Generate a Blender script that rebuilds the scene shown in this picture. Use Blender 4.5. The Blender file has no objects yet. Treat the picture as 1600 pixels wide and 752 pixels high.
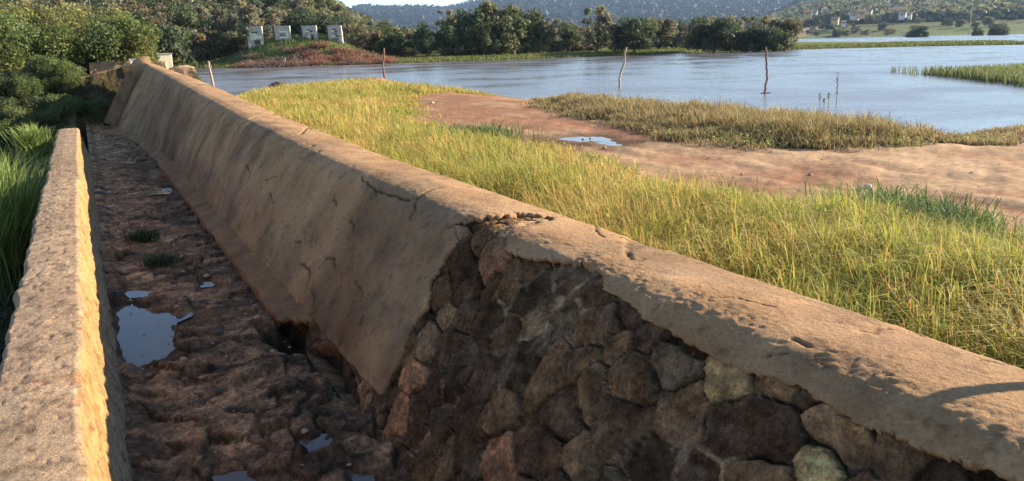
import bpy, math, random
import numpy as np
from mathutils import Matrix, Vector
random.seed(7); rng = np.random.default_rng(11)
S = bpy.context.scene; COL = S.collection

# ------------------------------------------------------------------ camera
# world: camera at the origin, Y along the dam, X to the lake, Z up (metres)
F0, CX, CY = 1250., 800., 376.
ROLL, PITCH, YAW = math.radians(-1.4708), math.radians(13.8574), math.radians(27.5732)
def R(px, py):
    """direction of a photo pixel (1600x752) in world space"""
    px = np.asarray(px, float); py = np.asarray(py, float)
    dx, dy = px-CX, py-CY
    c, s = math.cos(-ROLL), math.sin(-ROLL)
    a, b = dx*c-dy*s, dx*s+dy*c
    fy = F0*math.cos(PITCH)-b*math.sin(PITCH); z = -F0*math.sin(PITCH)-b*math.cos(PITCH)
    c, s = math.cos(YAW), math.sin(YAW)
    return np.stack([a*c+fy*s, -a*s+fy*c, z], -1)
def atz(px, py, z):
    r = R(px, py); return r*(z/r[..., 2])[..., None]
def aty(px, py, Y):
    r = R(px, py); return r*(Y/r[..., 1])[..., None]
def atD(px, py, D):
    r = R(px, py); return r*(D/np.hypot(r[..., 0], r[..., 1]))[..., None]
ex = R(801, 376)-R(800, 376); eu = R(800, 375)-R(800, 376); ef = R(800, 376)/F0
def proj(P):
    P = np.asarray(P, float); d = P@ef; d = np.where(d < 1e-3, 1e-3, d)
    return CX+(P@ex)/d*F0, CY-(P@eu)/d*F0
cd = bpy.data.cameras.new('camera'); cam = bpy.data.objects.new('camera', cd); COL.objects.link(cam)
cam.matrix_world = Matrix([[ex[i], eu[i], -ef[i], 0] for i in range(3)]+[[0, 0, 0, 1]])
cd.sensor_width = 36; cd.lens = F0/1600*36; cd.clip_start = .05; cd.clip_end = 20000
S.camera = cam

# ------------------------------------------------------------------ light
SUN_EL = math.radians(19.0); SUN_AZ = math.radians(100)     # clockwise from +Y
sd = Vector((math.sin(SUN_AZ)*math.cos(SUN_EL), math.cos(SUN_AZ)*math.cos(SUN_EL), math.sin(SUN_EL)))
W = bpy.data.worlds.new('World'); S.world = W; W.use_nodes = True
nt = W.node_tree; nt.nodes.clear()
sky = nt.nodes.new('ShaderNodeTexSky'); sky.sky_type = 'NISHITA'; sky.sun_disc = False
sky.sun_elevation = SUN_EL; sky.sun_rotation = SUN_AZ; sky.air_density = 1.0; sky.altitude = 2000; sky.dust_density = .15; sky.ozone_density = 1.3
bg = nt.nodes.new('ShaderNodeBackground'); bg.inputs[1].default_value = .098
wo = nt.nodes.new('ShaderNodeOutputWorld')
nt.links.new(sky.outputs[0], bg.inputs[0]); nt.links.new(bg.outputs[0], wo.inputs[0])
sl = bpy.data.lights.new('sun', 'SUN'); sl.energy = 5.0; sl.angle = math.radians(.6); sl.color = (1.0, .85, .65)
so = bpy.data.objects.new('sun', sl); COL.objects.link(so); so.rotation_euler = sd.to_track_quat('Z', 'Y').to_euler()
S.view_settings.view_transform = 'Standard'; S.view_settings.look = 'None'
S.view_settings.exposure = 1.46; S.view_settings.gamma = 1
S.render.engine = 'CYCLES'
S.cycles.max_bounces = 6; S.cycles.transparent_max_bounces = 6; S.cycles.volume_bounces = 0

# ------------------------------------------------------------------ helpers
def mesh_obj(name, V, Fc, mat=None, parent=None, smooth=True, cols=None):
    me = bpy.data.meshes.new(name)
    V = np.asarray(V, np.float32).reshape(-1, 3)
    if isinstance(Fc, np.ndarray):
        Fc = [Fc]
    if Fc and isinstance(Fc[0], np.ndarray):
        me.vertices.add(len(V)); me.vertices.foreach_set('co', V.ravel())
        nl = sum(f.size for f in Fc); nf = sum(len(f) for f in Fc)
        me.loops.add(nl); me.polygons.add(nf)
        me.loops.foreach_set('vertex_index', np.concatenate([f.ravel() for f in Fc]).astype(np.int32))
        st, k = [], 0
        for f in Fc:
            st.append(k+np.arange(len(f))*f.shape[1]); k += f.size
        me.polygons.foreach_set('loop_start', np.concatenate(st).astype(np.int32))
        me.update(calc_edges=True)
        me.polygons.foreach_set('use_smooth', np.full(nf, smooth))
    else:
        me.from_pydata([tuple(map(float, v)) for v in V], [], [tuple(int(i) for i in f) for f in Fc]); me.update()
        for p in me.polygons: p.use_smooth = smooth
    if cols is not None:
        at = me.color_attributes.new('Col', 'FLOAT_COLOR', 'POINT')
        c = np.ones((len(V), 4), np.float32); c[:, :cols.shape[1]] = cols
        at.data.foreach_set('color', c.ravel())
    if mat: me.materials.append(mat)
    o = bpy.data.objects.new(name, me); COL.objects.link(o)
    if parent: o.parent = parent
    return o
def tag(o, label=None, cat=None, group=None, kind=None):
    if label: o['label'] = label
    if cat: o['category'] = cat
    if group: o['group'] = group
    if kind: o['kind'] = kind
    return o
def thing(name, label, cat, loc=(0, 0, 0), rz=0, group=None):
    o = bpy.data.objects.new(name, None); COL.objects.link(o); o.empty_display_size = .2
    o.location = loc; o.rotation_euler = (0, 0, rz); return tag(o, label, cat, group)
def copy_thing(src, loc, rz=0, sc=(1, 1, 1), label=None, group=None):
    r = src.copy(); COL.objects.link(r); r.location = loc; r.rotation_euler = (0, 0, rz); r.scale = sc
    if label: r['label'] = label
    if group: r['group'] = group
    for ch in list(src.children):
        c = ch.copy(); COL.objects.link(c); c.parent = r
    return r
def _h(ix, iy, iz, s):
    n = (ix.astype(np.int64)*374761393+iy.astype(np.int64)*668265263+iz.astype(np.int64)*2147483647+s*974634777) & 0xffffffff
    n = ((n ^ (n >> 13))*1274126177) & 0xffffffff
    n = ((n ^ (n >> 16))*2246822519) & 0xffffffff
    return ((n ^ (n >> 15)) & 0xffffff)/float(0xffffff)
def vnoise(P, s=0):
    P = np.asarray(P, float); i = np.floor(P); f = P-i; f = f*f*f*(f*(f*6-15)+10); i = i.astype(np.int64)
    x, y, z = i[..., 0], i[..., 1], i[..., 2]; o = 0
    for a in (0, 1):
        wa = f[..., 0] if a else 1-f[..., 0]
        for b in (0, 1):
            wb = f[..., 1] if b else 1-f[..., 1]
            for c in (0, 1):
                wc = f[..., 2] if c else 1-f[..., 2]
                o = o+wa*wb*wc*_h(x+a, y+b, z+c, s)
    return o*2-1
def fbm(P, sc=1., oc=4, s=0, gain=.5):
    P = np.asarray(P, float)*sc; o = 0; a = 1.; t = 0
    for k in range(oc):
        o = o+a*vnoise(P, s+k*17); t += a; a *= gain; P = P*2.03+5.7
    return o/t
def xy0(x, y, k=0.):
    x = np.asarray(x, float); return np.stack([x, np.asarray(y, float)+0*x, np.full_like(x, k)], -1)
def sstep(a, b, x):
    t = np.clip((np.asarray(x, float)-a)/(b-a), 0, 1); return t*t*(3-2*t)
def seg_dist(P, poly, closed=True):
    """distance of points to a polyline (any dimension)"""
    P = np.asarray(P, float); d = np.full(P.shape[:-1], 1e18); n = len(poly)
    for i in range(n if closed else n-1):
        a = np.asarray(poly[i], float); b = np.asarray(poly[(i+1) % n], float); ab = b-a
        t = np.clip(((P-a)@ab)/max(ab@ab, 1e-12), 0, 1)
        q = P-a-t[..., None]*ab; d = np.minimum(d, (q*q).sum(-1))
    return np.sqrt(d)
def inside(P, poly):
    x, y = P[..., 0], P[..., 1]; r = np.zeros(x.shape, bool); n = len(poly)
    for i in range(n):
        x1, y1 = poly[i][:2]; x2, y2 = poly[(i+1) % n][:2]
        if y1 == y2: continue
        r ^= ((y1 > y) != (y2 > y)) & (x < (x2-x1)*(y-y1)/(y2-y1)+x1)
    return r
def sdist(P, poly):
    d = seg_dist(P, [p[:2] for p in poly]); return np.where(inside(P, poly), d, -d)
def gridf(nu, nv, keep=None):
    i = np.arange(nu-1)[:, None]*nv+np.arange(nv-1)[None]
    f = np.stack([i, i+nv, i+nv+1, i+1], -1)
    return f.reshape(-1, 4) if keep is None else f[keep]
def compact(V, f, *arr):
    u = np.unique(f); m = np.zeros(len(V), np.int64); m[u] = np.arange(len(u))
    return (V[u], m[f])+tuple(a[u] for a in arr)

# ------------------------------------------------------------------ materials
def mat(name, rough=.9, spec=.3):
    m = bpy.data.materials.new(name); m.use_nodes = True; n = m.node_tree
    b = n.nodes['Principled BSDF']; b.inputs['Roughness'].default_value = rough
    b.inputs['Specular IOR Level'].default_value = spec
    return m, n, b
def N(n, t, **k):
    o = n.nodes.new(t)
    for a, v in k.items(): setattr(o, a, v)
    return o
def noise_node(n, scale, detail=6, rough=.6, stretch=None, kind='noise'):
    tc = N(n, 'ShaderNodeTexCoord'); src = tc.outputs['Object']
    if stretch:
        mp = N(n, 'ShaderNodeMapping'); mp.inputs['Scale'].default_value = stretch
        n.links.new(src, mp.inputs[0]); src = mp.outputs[0]
    t = N(n, 'ShaderNodeTexNoise'); t.inputs['Scale'].default_value = scale
    t.inputs['Detail'].default_value = detail; t.inputs['Roughness'].default_value = rough
    n.links.new(src, t.inputs['Vector']); return t
def ramp(n, src, stops):
    r = N(n, 'ShaderNodeValToRGB'); e = r.color_ramp.elements
    while len(e) < len(stops): e.new(.5)
    for q, (p, c) in zip(e, stops):
        q.position = p; q.color = (*c, 1) if len(c) == 3 else c
    n.links.new(src, r.inputs[0]); return r
def mix(n, a, b, fac, mode='MIX'):
    m = N(n, 'ShaderNodeMix', data_type='RGBA', blend_type=mode)
    for sock, v in ((m.inputs['A'], a), (m.inputs['B'], b), (m.inputs['Factor'], fac)):
        if hasattr(v, 'links'): n.links.new(v, sock)
        elif isinstance(v, (int, float)): sock.default_value = v
        else: sock.default_value = (*v, 1)
    return m.outputs['Result']
def bump(n, b, src, strength=.5, dist=.02):
    q = N(n, 'ShaderNodeBump'); q.inputs['Strength'].default_value = strength; q.inputs['Distance'].default_value = dist
    n.links.new(src, q.inputs['Height']); n.links.new(q.outputs[0], b.inputs['Normal']); return q
def rocky(name, c1, c2, c3, scale=3., fine=60., bs=.6, bd=.01, rough=.92, vcol=True, stretch=None, spec=.25):
    """patchy mineral surface; a vertex colour (own stains, dirt) multiplies it"""
    m, n, b = mat(name, rough, spec)
    a = noise_node(n, scale, 8, .65, stretch); f = noise_node(n, fine, 6, .7)
    r = ramp(n, a.outputs[0], [(.3, c1), (.5, c2), (.72, c3)])
    r2 = ramp(n, f.outputs[0], [(.3, (.62, .62, .62)), (.5, (1, 1, 1)), (.75, (1.25, 1.22, 1.18))])
    o = mix(n, r.outputs[0], r2.outputs[0], 1., 'MULTIPLY')
    if vcol:
        at = N(n, 'ShaderNodeAttribute', attribute_name='Col'); o = mix(n, o, at.outputs['Color'], 1., 'MULTIPLY')
    n.links.new(o, b.inputs['Base Color'])
    mm = N(n, 'ShaderNodeMath', operation='ADD'); n.links.new(a.outputs[0], mm.inputs[0]); n.links.new(f.outputs[0], mm.inputs[1])
    bump(n, b, mm.outputs[0], bs, bd); return m
def gritty(m, bs=1.0):
    """adds coarse grains, chips and speckles to a rocky material"""
    n = m.node_tree; b = n.nodes['Principled BSDF']; src = b.inputs['Base Color'].links[0].from_socket
    v = N(n, 'ShaderNodeTexVoronoi', feature='F1'); v.inputs['Scale'].default_value = 60
    tc = N(n, 'ShaderNodeTexCoord'); w = noise_node(n, 22, 8, .75); mx = N(n, 'ShaderNodeMix', data_type='VECTOR'); mx.inputs['Factor'].default_value = .06
    n.links.new(tc.outputs['Object'], mx.inputs['A']); n.links.new(w.outputs['Color'], mx.inputs['B']); n.links.new(mx.outputs['Result'], v.inputs['Vector'])
    sp = ramp(n, v.outputs['Color'], [(.15, (.62, .6, .58)), (.5, (1, 1, 1)), (.85, (1.3, 1.25, 1.15))])
    hi = noise_node(n, 170, 3, .7); r3 = ramp(n, hi.outputs[0], [(.35, (.6, .6, .6)), (.5, (1, 1, 1)), (.68, (1.5, 1.45, 1.35))])
    st = noise_node(n, 26, 9, .8, (1, 1, .35)); r4 = ramp(n, st.outputs[0], [(.36, (.45, .43, .42)), (.5, (1, 1, 1)), (.66, (1.6, 1.5, 1.35))])
    o = mix(n, src, sp.outputs[0], .8, 'MULTIPLY'); o = mix(n, o, r3.outputs[0], .55, 'MULTIPLY'); o = mix(n, o, r4.outputs[0], .5, 'MULTIPLY'); n.links.new(o, b.inputs['Base Color'])
    a = N(n, 'ShaderNodeMath', operation='MULTIPLY_ADD'); n.links.new(st.outputs[0], a.inputs[0]); a.inputs[1].default_value = 2.2; n.links.new(hi.outputs[0], a.inputs[2])
    q = N(n, 'ShaderNodeBump'); q.inputs['Strength'].default_value = bs; q.inputs['Distance'].default_value = .014
    n.links.new(a.outputs[0], q.inputs['Height']); old = b.inputs['Normal'].links[0].from_socket; n.links.new(old, q.inputs['Normal']); n.links.new(q.outputs[0], b.inputs['Normal'])
def plain(name, c, rough=.8, var=.25, scale=8):
    m, n, b = mat(name, rough, .25); a = noise_node(n, scale, 5, .6)
    lo = [x*(1-var) for x in c]; hi = [min(1, x*(1+var)) for x in c]
    r = ramp(n, a.outputs[0], [(.3, lo), (.7, hi)]); n.links.new(r.outputs[0], b.inputs['Base Color'])
    bump(n, b, a.outputs[0], .4, .01); return m
def leafy(name, trans=.35, rough=.6):
    m, n, b = mat(name, rough, .25); at = N(n, 'ShaderNodeAttribute', attribute_name='Col')
    n.links.new(at.outputs['Color'], b.inputs['Base Color'])
    t = N(n, 'ShaderNodeBsdfTranslucent'); n.links.new(at.outputs['Color'], t.inputs[0])
    ms = N(n, 'ShaderNodeMixShader'); ms.inputs[0].default_value = trans
    n.links.new(b.outputs[0], ms.inputs[1]); n.links.new(t.outputs[0], ms.inputs[2])
    n.links.new(ms.outputs[0], n.nodes['Material Output'].inputs[0]); return m
def watermat(name, base, rough, sx, bs, stretch=(1, 1, 1), sc2=None):
    m, n, b = mat(name, rough, .5); b.inputs['Base Color'].default_value = (*base, 1); b.inputs['IOR'].default_value = 1.33
    a = noise_node(n, sx, 5, .6, stretch); q = noise_node(n, sx*.23, 3, .5, stretch)
    mm = N(n, 'ShaderNodeMath', operation='ADD'); n.links.new(a.outputs[0], mm.inputs[0]); n.links.new(q.outputs[0], mm.inputs[1])
    pw = noise_node(n, .16, 4, .6, (1, 1.0, 1)); rp_ = ramp(n, pw.outputs[0], [(.35, (rough*.5,)*3), (.65, (min(1, rough*2.2),)*3)]); n.links.new(rp_.outputs[0], b.inputs['Roughness'])
    q = bump(n, b, mm.outputs[0], bs, .04); sb = N(n, 'ShaderNodeMath', operation='MULTIPLY'); n.links.new(pw.outputs[0], sb.inputs[0]); sb.inputs[1].default_value = bs*2; n.links.new(sb.outputs[0], q.inputs['Strength']); return m

M_plaster = rocky('weathered render', (.30, .165, .074), (.425, .248, .118), (.53, .325, .165), 2.2, 60, 1., .008)
M_wall = rocky('lime washed wall', (.29, .19, .11), (.40, .27, .165), (.49, .345, .22), 7, 60, 1., .01)
M_stone = rocky('rubble masonry', (.62, .57, .52), (1.05, .97, .88), (1.6, 1.42, 1.22), 11, 75, 1., .012, .9, spec=.05)
M_floor = rocky('channel bed', (.5, .5, .5), (1, 1, 1), (1.5, 1.42, 1.3), 7, 45, 1., .015, .75)
gritty(M_stone); gritty(M_floor)
M_puddle = watermat('still water', (.11, .088, .07), .05, 3, .05)
M_lake = watermat('lake water', (.185, .178, .18), .14, 2.6, .6, (1, 1, 1))
M_leaf = leafy('leaves', .4); M_grass = leafy('grass blades', .4)
M_bark = plain('bark', (.16, .12, .09), .9)
M_conc = plain('old concrete', (.52, .47, .39), .9, .3, 3)
M_concd = plain('dark concrete', (.10, .09, .075), .9, .3, 3)  # on the boards this dark tone is painted shade
M_cream = plain('cream concrete', (.85, .78, .55), .85, .08, 3)
M_post = plain('weathered post wood', (.27, .15, .12), .85, .4, 9)
M_postp = plain('pale post wood', (.45, .34, .27), .85, .4, 9)

# ------------------------------------------------------------------ terrain
WL = -2.0                                                   # lake level
def Q(*pts):
    return [tuple(atz(x, y, z)[:2]) for x, y, z in pts]
shoreA = Q((375, 143, -1.75), (430, 134, -1.65), (520, 125, -1.6), (600, 122, -1.6), (690, 130, -1.6), (760, 136, -1.7), (850, 140, -1.6),
           (960, 139, -1.5), (1080, 149, -1.5), (1200, 156, -1.5), (1300, 168, -1.5), (1400, 181, -1.6), (1500, 198, -1.7),
           (1545, 212, -2), (1600, 208, -2), (1750, 200, -2))
LAND_A = [(2.6, -30), (2.6, 24)]+shoreA+[(40, -5), (40, -30)]
shoreL = Q((270, 108, -2), (330, 107, -2), (420, 105, -2), (500, 103, -2), (600, 100, -2), (720, 96, -2), (850, 92, -2), (970, 87.5, -2), (1100, 82, -2), (1300, 76, -2), (1450, 72.5, -2),
           (1620, 69.5, -2), (1620, 68, -2), (1480, 67.2, -2), (1235, 66.5, -2))
shoreF = Q((1225, 62, -2), (1300, 59.3, -2), (1400, 57.5, -2), (1500, 55, -2), (1600, 53.2, -2), (1800, 48.5, -2))
LAND_L = [(-3000, -400), (-.3, -400), (-.3, 28), (2.6, 30), (5, 34), (7.5, 60)]+shoreL+shoreF+[(3500, -2500), (9000, -2500), (9000, 9000), (-3000, 9000)]
ISLE = Q((1392, 113, -2), (1450, 117, -2), (1500, 122, -2), (1560, 129, -2), (1640, 140, -2), (1800, 150, -2), (1800, 100, -1.6), (1600, 101, -1.7), (1500, 106, -1.7), (1440, 109, -1.8))
DIRT = Q((640, 150, -1.8), (700, 143, -1.8), (770, 141, -1.8), (850, 146, -1.8), (835, 165, -1.8), (880, 180, -1.8), (1000, 202, -1.8), (1130, 224, -1.8), (1250, 236, -1.8), (1400, 233, -1.8), (1500, 224, -1.8), (1545, 211, -1.8), (1800, 190, -1.8),
         (1800, 400, -1.5), (1600, 352, -1.5), (1550, 337, -1.5), (1480, 312, -1.5), (1400, 303, -1.5), (1300, 300, -1.5), (1200, 290, -1.5), (1100, 277, -1.5), (1020, 255, -1.5), (960, 236, -1.5), (900, 222, -1.5), (830, 208, -1.5), (700, 200, -1.5), (655, 182, -1.5), (640, 160, -1.6))
tab_az_px = np.array([-800, 560, 640, 700, 745, 830, 1000, 1200, 1400, 1600, 2400.])
tab_sky = np.array([30, 22, 19, 22, 10, -10, -14, -16, -22, -30, -30.])
def azof(px, py=60.):
    r = R(px, py); return np.arctan2(r[..., 0], r[..., 1])
tab_az = azof(tab_az_px)
tab_tan = np.array([math.tan(math.atan2(R(p, s)[2], math.hypot(*R(p, s)[:2]))) for p, s in zip(tab_az_px, tab_sky)])
MOUND = [atD(px, 72, 107)[:2] for px in (400, 445, 490, 530)]
def ground(x, y):
    x = np.asarray(x, float); y = np.asarray(y, float); P = np.stack([x, y], -1)
    D = np.hypot(x, y); az = np.arctan2(x, y)
    sA = sdist(P, LAND_A); sL = sdist(P, LAND_L); sI = sdist(P, ISLE)
    n = fbm(xy0(x, y), .6, 3, 3)
    hA = WL+np.clip(sA*.10, -1.2, .2)+.17*sstep(7, 3.2, x)*sstep(0, 3, sA)+.03*n*sstep(0, 2, sA)
    hI = WL+np.clip(sI*.1, -1.2, .04)
    hl = WL+np.clip(sL*.08, -1.2, .3)
    wl = sstep(azof(640), azof(430), az)
    hill = .13*np.clip(sL-4, 0, 260)*wl*(1+.15*fbm(xy0(x, y), .02, 3, 9))
    far = .012*np.clip(D-140, 0, 400)*sstep(0, 60, sL)*(1-wl)*sstep(azof(1230), azof(1000), az)
    wr = sstep(azof(1150), azof(1300), az)
    far = far+wr*.018*np.clip(sL, 0, 90)*sstep(380, 420, D)+wr*(.055*np.clip(D-600, 0, 1200)*sstep(0, 60, sL))+(1-wr)*(1-wl)*.015*np.clip(D-600, 0, 1200)
    mt = np.interp(az, tab_az, tab_tan)*3600*(1+.10*fbm(xy0(x, y), .0035, 4, 21))+.0
    far = np.maximum(far, (mt+2)*sstep(1300, 3600, D)*(.8+.2*sstep(2000, 3900, D)))
    hl = hl+hill+np.where(sL > 0, far, 0)
    for mx, my in MOUND:
        hl = hl+1.5*np.exp(-((x-mx)**2+(y-my)**2)/12.)*sstep(0, 6, sL)
    # low ground on the dry side of the channel, rising to the abutment
    hs = -3.0+2.1*sstep(23, 32.5, y)+np.clip(-x-5, 0, 30)*.05+.08*n
    dry = (x < -.3) & (y < 32)
    h = np.where(sL > -.4, hl, np.maximum(np.maximum(hA, hI), hl))
    h = np.where(dry, hs, h)
    h = np.where((x >= -.3) & (x < 2.6) & (y < 28.5), -3.3, h)
    wA = sstep(28.3, 31, y)*sstep(4.6, 2.4, x)*sstep(90, 45, y)
    h = h*(1-wA)+np.maximum(h, -.75+.1*n-.012*(y-31))*wA
    return h
def gz(x, y): return float(ground(np.array([x]), np.array([y]))[0])

# radial sheet: fine in view, coarse behind
azs = np.unique(np.concatenate([np.linspace(-math.pi, azof(-500), 60), np.linspace(azof(-500), azof(2100), 620), np.linspace(azof(2100), math.pi, 60)]))
rs = np.concatenate([[.01], np.geomspace(1.2, 4400, 720)])
A, Rr = np.meshgrid(azs, rs, indexing='ij')
X, Y = Rr*np.sin(A), Rr*np.cos(A); Z = ground(X, Y)
Pg = np.stack([X, Y], -1)
dn = fbm(xy0(X, Y), 1.3, 3, 5)
sD = sdist(Pg, DIRT)+.8*fbm(xy0(X, Y), 1.1, 4, 44)+.1
isD = sstep(-.15, .2, sD)
# wheel ruts and shallow puddle hollows in the dirt
Z = Z-.035*isD*np.abs(fbm(xy0(X*.8+Y*.2, Y*1.6-X*1.0), 1.1, 3, 61))*(Y < 40)+.012*isD*fbm(xy0(X, Y), 6, 3, 62)
PUD = Q((878, 214, -1.8), (905, 211, -1.8), (940, 212, -1.8), (972, 219, -1.8), (962, 226, -1.8), (925, 224, -1.8), (893, 220, -1.8))
sP = sdist(Pg, PUD); Z = Z-.05*sstep(-.5, .3, sP)
trk = fbm(xy0(X*2.2, Y*.33), 1.3, 4, 64); Z = Z+.035*isD*trk*(Y < 16)*(Y > 1)
c_dirt = np.array([.32, .165, .09]); c_pale = np.array([.47, .305, .175]); c_soil = np.array([.13, .105, .05]); c_green = np.array([.13, .155, .045])
g1 = (.5*fbm(xy0(X, Y), .8, 4, 31)+.6*trk+.5)[..., None]
# the near track is paler, the far patch by the point redder
pale = np.clip(sstep(16, 9, Y)[..., None]*.8+(g1-.5)*1.8-.25*sstep(9.4, 7.4, X+.35*Y-2.2)[..., None], 0, 1)
col = c_soil*(1-isD[..., None])+(c_dirt*(1-pale)+c_pale*pale)*isD[..., None]
wet = sstep(1.6, -.1, -sP+.8*fbm(xy0(X, Y), 1.2, 3, 66))[..., None]*isD[..., None]
col = col*(1-.55*wet)
DD = np.hypot(X, Y); sLg = sdist(Pg, LAND_L)
gr = (sstep(0, 1, sLg)*sstep(60, 80, DD))[..., None]
col = col*(1-gr)+c_green*(1+.35*dn[..., None])*gr
wood = sstep(620, 900, DD)[..., None]
col = col*(1-wood)+np.array([.026, .034, .026])*(1+.5*fbm(xy0(X, Y), .012, 4, 71)[..., None])*wood  # far woods, dark enough to carry cloud shade on the mountain
# bare red earth bank below the far village
EB = [atD(p, 40, d)[:2] for p, d in ((1190, 640), (1250, 640), (1285, 700), (1260, 730), (1200, 700))]
eb = sstep(-6, 8, sdist(Pg, EB)+8*fbm(xy0(X, Y), .05, 3, 5))[..., None]
col = col*(1-eb)+np.array([.62, .40, .25])*eb
m, n, b = mat('ground', .95, .1)
at = N(n, 'ShaderNodeAttribute', attribute_name='Col'); f1 = noise_node(n, 9, 8, .7); f2 = noise_node(n, 1.3, 6, .65)
r1 = ramp(n, f1.outputs[0], [(.3, (.7, .7, .7)), (.6, (1.15, 1.15, 1.15))]); r2 = ramp(n, f2.outputs[0], [(.3, (.8, .78, .76)), (.65, (1.15, 1.15, 1.15))])
o = mix(n, at.outputs['Color'], r1.outputs[0], 1., 'MULTIPLY'); o = mix(n, o, r2.outputs[0], 1., 'MULTIPLY')
n.links.new(o, b.inputs['Base Color']); bump(n, b, f1.outputs[0], .6, .03)
g = mesh_obj('ground', np.stack([X, Y, Z], -1).reshape(-1, 3), gridf(len(azs), len(rs)), m, cols=np.clip(col, 0, 1).reshape(-1, 3)); tag(g, kind='structure')
# lake
lk = []; k = 70
la = np.linspace(azof(-200), math.pi*.75, k); lr = np.geomspace(3.2, 2600, 90)
A, Rr = np.meshgrid(la, lr, indexing='ij')
lx = np.maximum(Rr*np.sin(A), 2.62); ly = Rr*np.cos(A)
lake = mesh_obj('lake_water', np.stack([lx, ly, 0*lx+WL], -1).reshape(-1, 3), gridf(k, 90), M_lake); tag(lake, kind='structure')
pc = np.array(PUD).mean(0); pz = gz(*pc)-.045
pv = [(pc[0]+(a-pc[0])*1.12, pc[1]+(b_-pc[1])*1.12, pz) for a, b_ in PUD]
tag(mesh_obj('puddle', pv, [list(range(len(pv)))], M_puddle), kind='structure')

# ------------------------------------------------------------------ the dam
def stations(y0, y1, d0, k):
    o = [y0]
    while o[-1] < y1: o.append(o[-1]+d0*(1+k*max(0, o[-1])))
    return np.array(o)
KY = np.array([-5, 8, 12.8, 18, 22, 26, 28.5, 30])
def prof(Yv):
    """cross-section of the dam at each station: list of (x, z) knots"""
    i = lambda v: np.interp(Yv, KY, v)
    ze = i([-1.11, -1.11, -1.02, -.85, -.71, -.52, -.36, -.33]); xe = i([2.73, 2.73, 2.74, 2.72, 2.68, 2.42, 2.18, 2.1])
    xs = i([2.02, 2.02, 2.02, 2.0, 2.0, 1.9, 1.72, 1.68]); xf = i([1.38, 1.38, 1.38, 1.36, 1.28, .9, .62, .60])
    zf = i([-2.1, -2.1, -2.1, -2.1, -2.12, -2.15, -2.2, -2.2])
    w = xe-xs; zs = ze-.035
    q = [(xe+.06, 0*ze-3.2), (xe+.05, ze-.18), (xe+.03, ze-.05), (xe-.03, ze), (xs+.6*w, ze+.035), (xs+.3*w, ze+.05), (xs+.1*w, ze+.03), (xs-.04, ze-.05), (xs-.12, ze-.18)]
    x8, z8 = q[-1]
    for t in (.35, .7, 1.0): q.append((x8+(xf-x8)*t-(.03*math.sin(t*3.14)), z8+(zf-z8)*t))
    q.append((xf-.20, zf-.26)); return q
ys = stations(.25, 29.0, .0075, .30); ys = np.concatenate([np.linspace(-4, .24, 30), ys])
kn = prof(ys); kx = np.stack([a+0*ys for a, _ in kn], -1); kz = np.stack([a+0*ys for _, a in kn], -1)
L = np.concatenate([[0], np.cumsum(np.hypot(np.diff(kx[60]), np.diff(kz[60])))]); LF = L[-2]
vv = np.concatenate([np.linspace(0, L[1], 12)[:-1], np.arange(L[1], L[-1], .0092), [L[-1]]])
def interp_rows(K): # Catmull-ish smoothing by dense linear + box blur
    o = np.stack([np.interp(vv, L, K[i]) for i in range(len(K))]); p = o.copy(); m = (vv > L[1]+.02) & (vv < L[-1]-.05)
    for _ in range(22):
        p[:, 1:-1] = np.where(m[1:-1], (p[:, :-2]+2*p[:, 1:-1]+p[:, 2:])/4, p[:, 1:-1])
    return p
SX, SZ = interp_rows(kx), interp_rows(kz); SY = np.repeat(ys[:, None], len(vv), 1)
tx = np.gradient(SX, axis=1); tz = np.gradient(SZ, axis=1); ln = np.hypot(tx, tz)+1e-9
NX, NZ = tz/ln, -tx/ln                                       # outward
sg = np.where((NZ.mean() < 0), -1, 1); NX, NZ = NX*sg, NZ*sg
B0 = np.stack([SX, SY, SZ], -1); NN = np.stack([NX, 0*NX, NZ], -1)
U, Vp = SY, np.repeat(vv[None], len(ys), 0)
px, py = proj(B0)
front = SY > .45
jit = fbm(B0, 7, 4, 12)
PX = np.stack([px+jit*7+4*fbm(B0, 30, 3, 15), py+fbm(B0, 7, 4, 13)*6+4*fbm(B0, 30, 3, 16)], -1)
HOLE = [(705, 352), (728, 342), (762, 335), (800, 331), (842, 333), (880, 340), (862, 345), (822, 352), (792, 368), (790, 386), (812, 398), (850, 405), (905, 408), (940, 420), (948, 450), (985, 475), (1012, 497), (1060, 525), (1100, 545), (1150, 570), (1200, 585), (1255, 603), (1300, 637), (1345, 665), (1400, 677), (1470, 707), (1530, 722), (1600, 752), (1700, 800), (2100, 1000), (3500, 1900), (3500, 6000), (-500, 6000), (300, 2000), (640, 800), (628, 752), (560, 640), (590, 622), (605, 600), (628, 550), (640, 520), (665, 480), (675, 440), (695, 400), (712, 375)]
hole = inside(PX, HOLE) & front & (Vp > L[1]+.1)
# rough break-out edges and smaller losses in the render coat
def patch(pts): return inside(PX, pts) & front
chips = [[(975, 372), (1000, 370), (1030, 378), (1052, 386), (1040, 392), (1010, 388), (985, 392), (990, 402), (1012, 404), (1000, 408), (978, 400)]]
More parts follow.
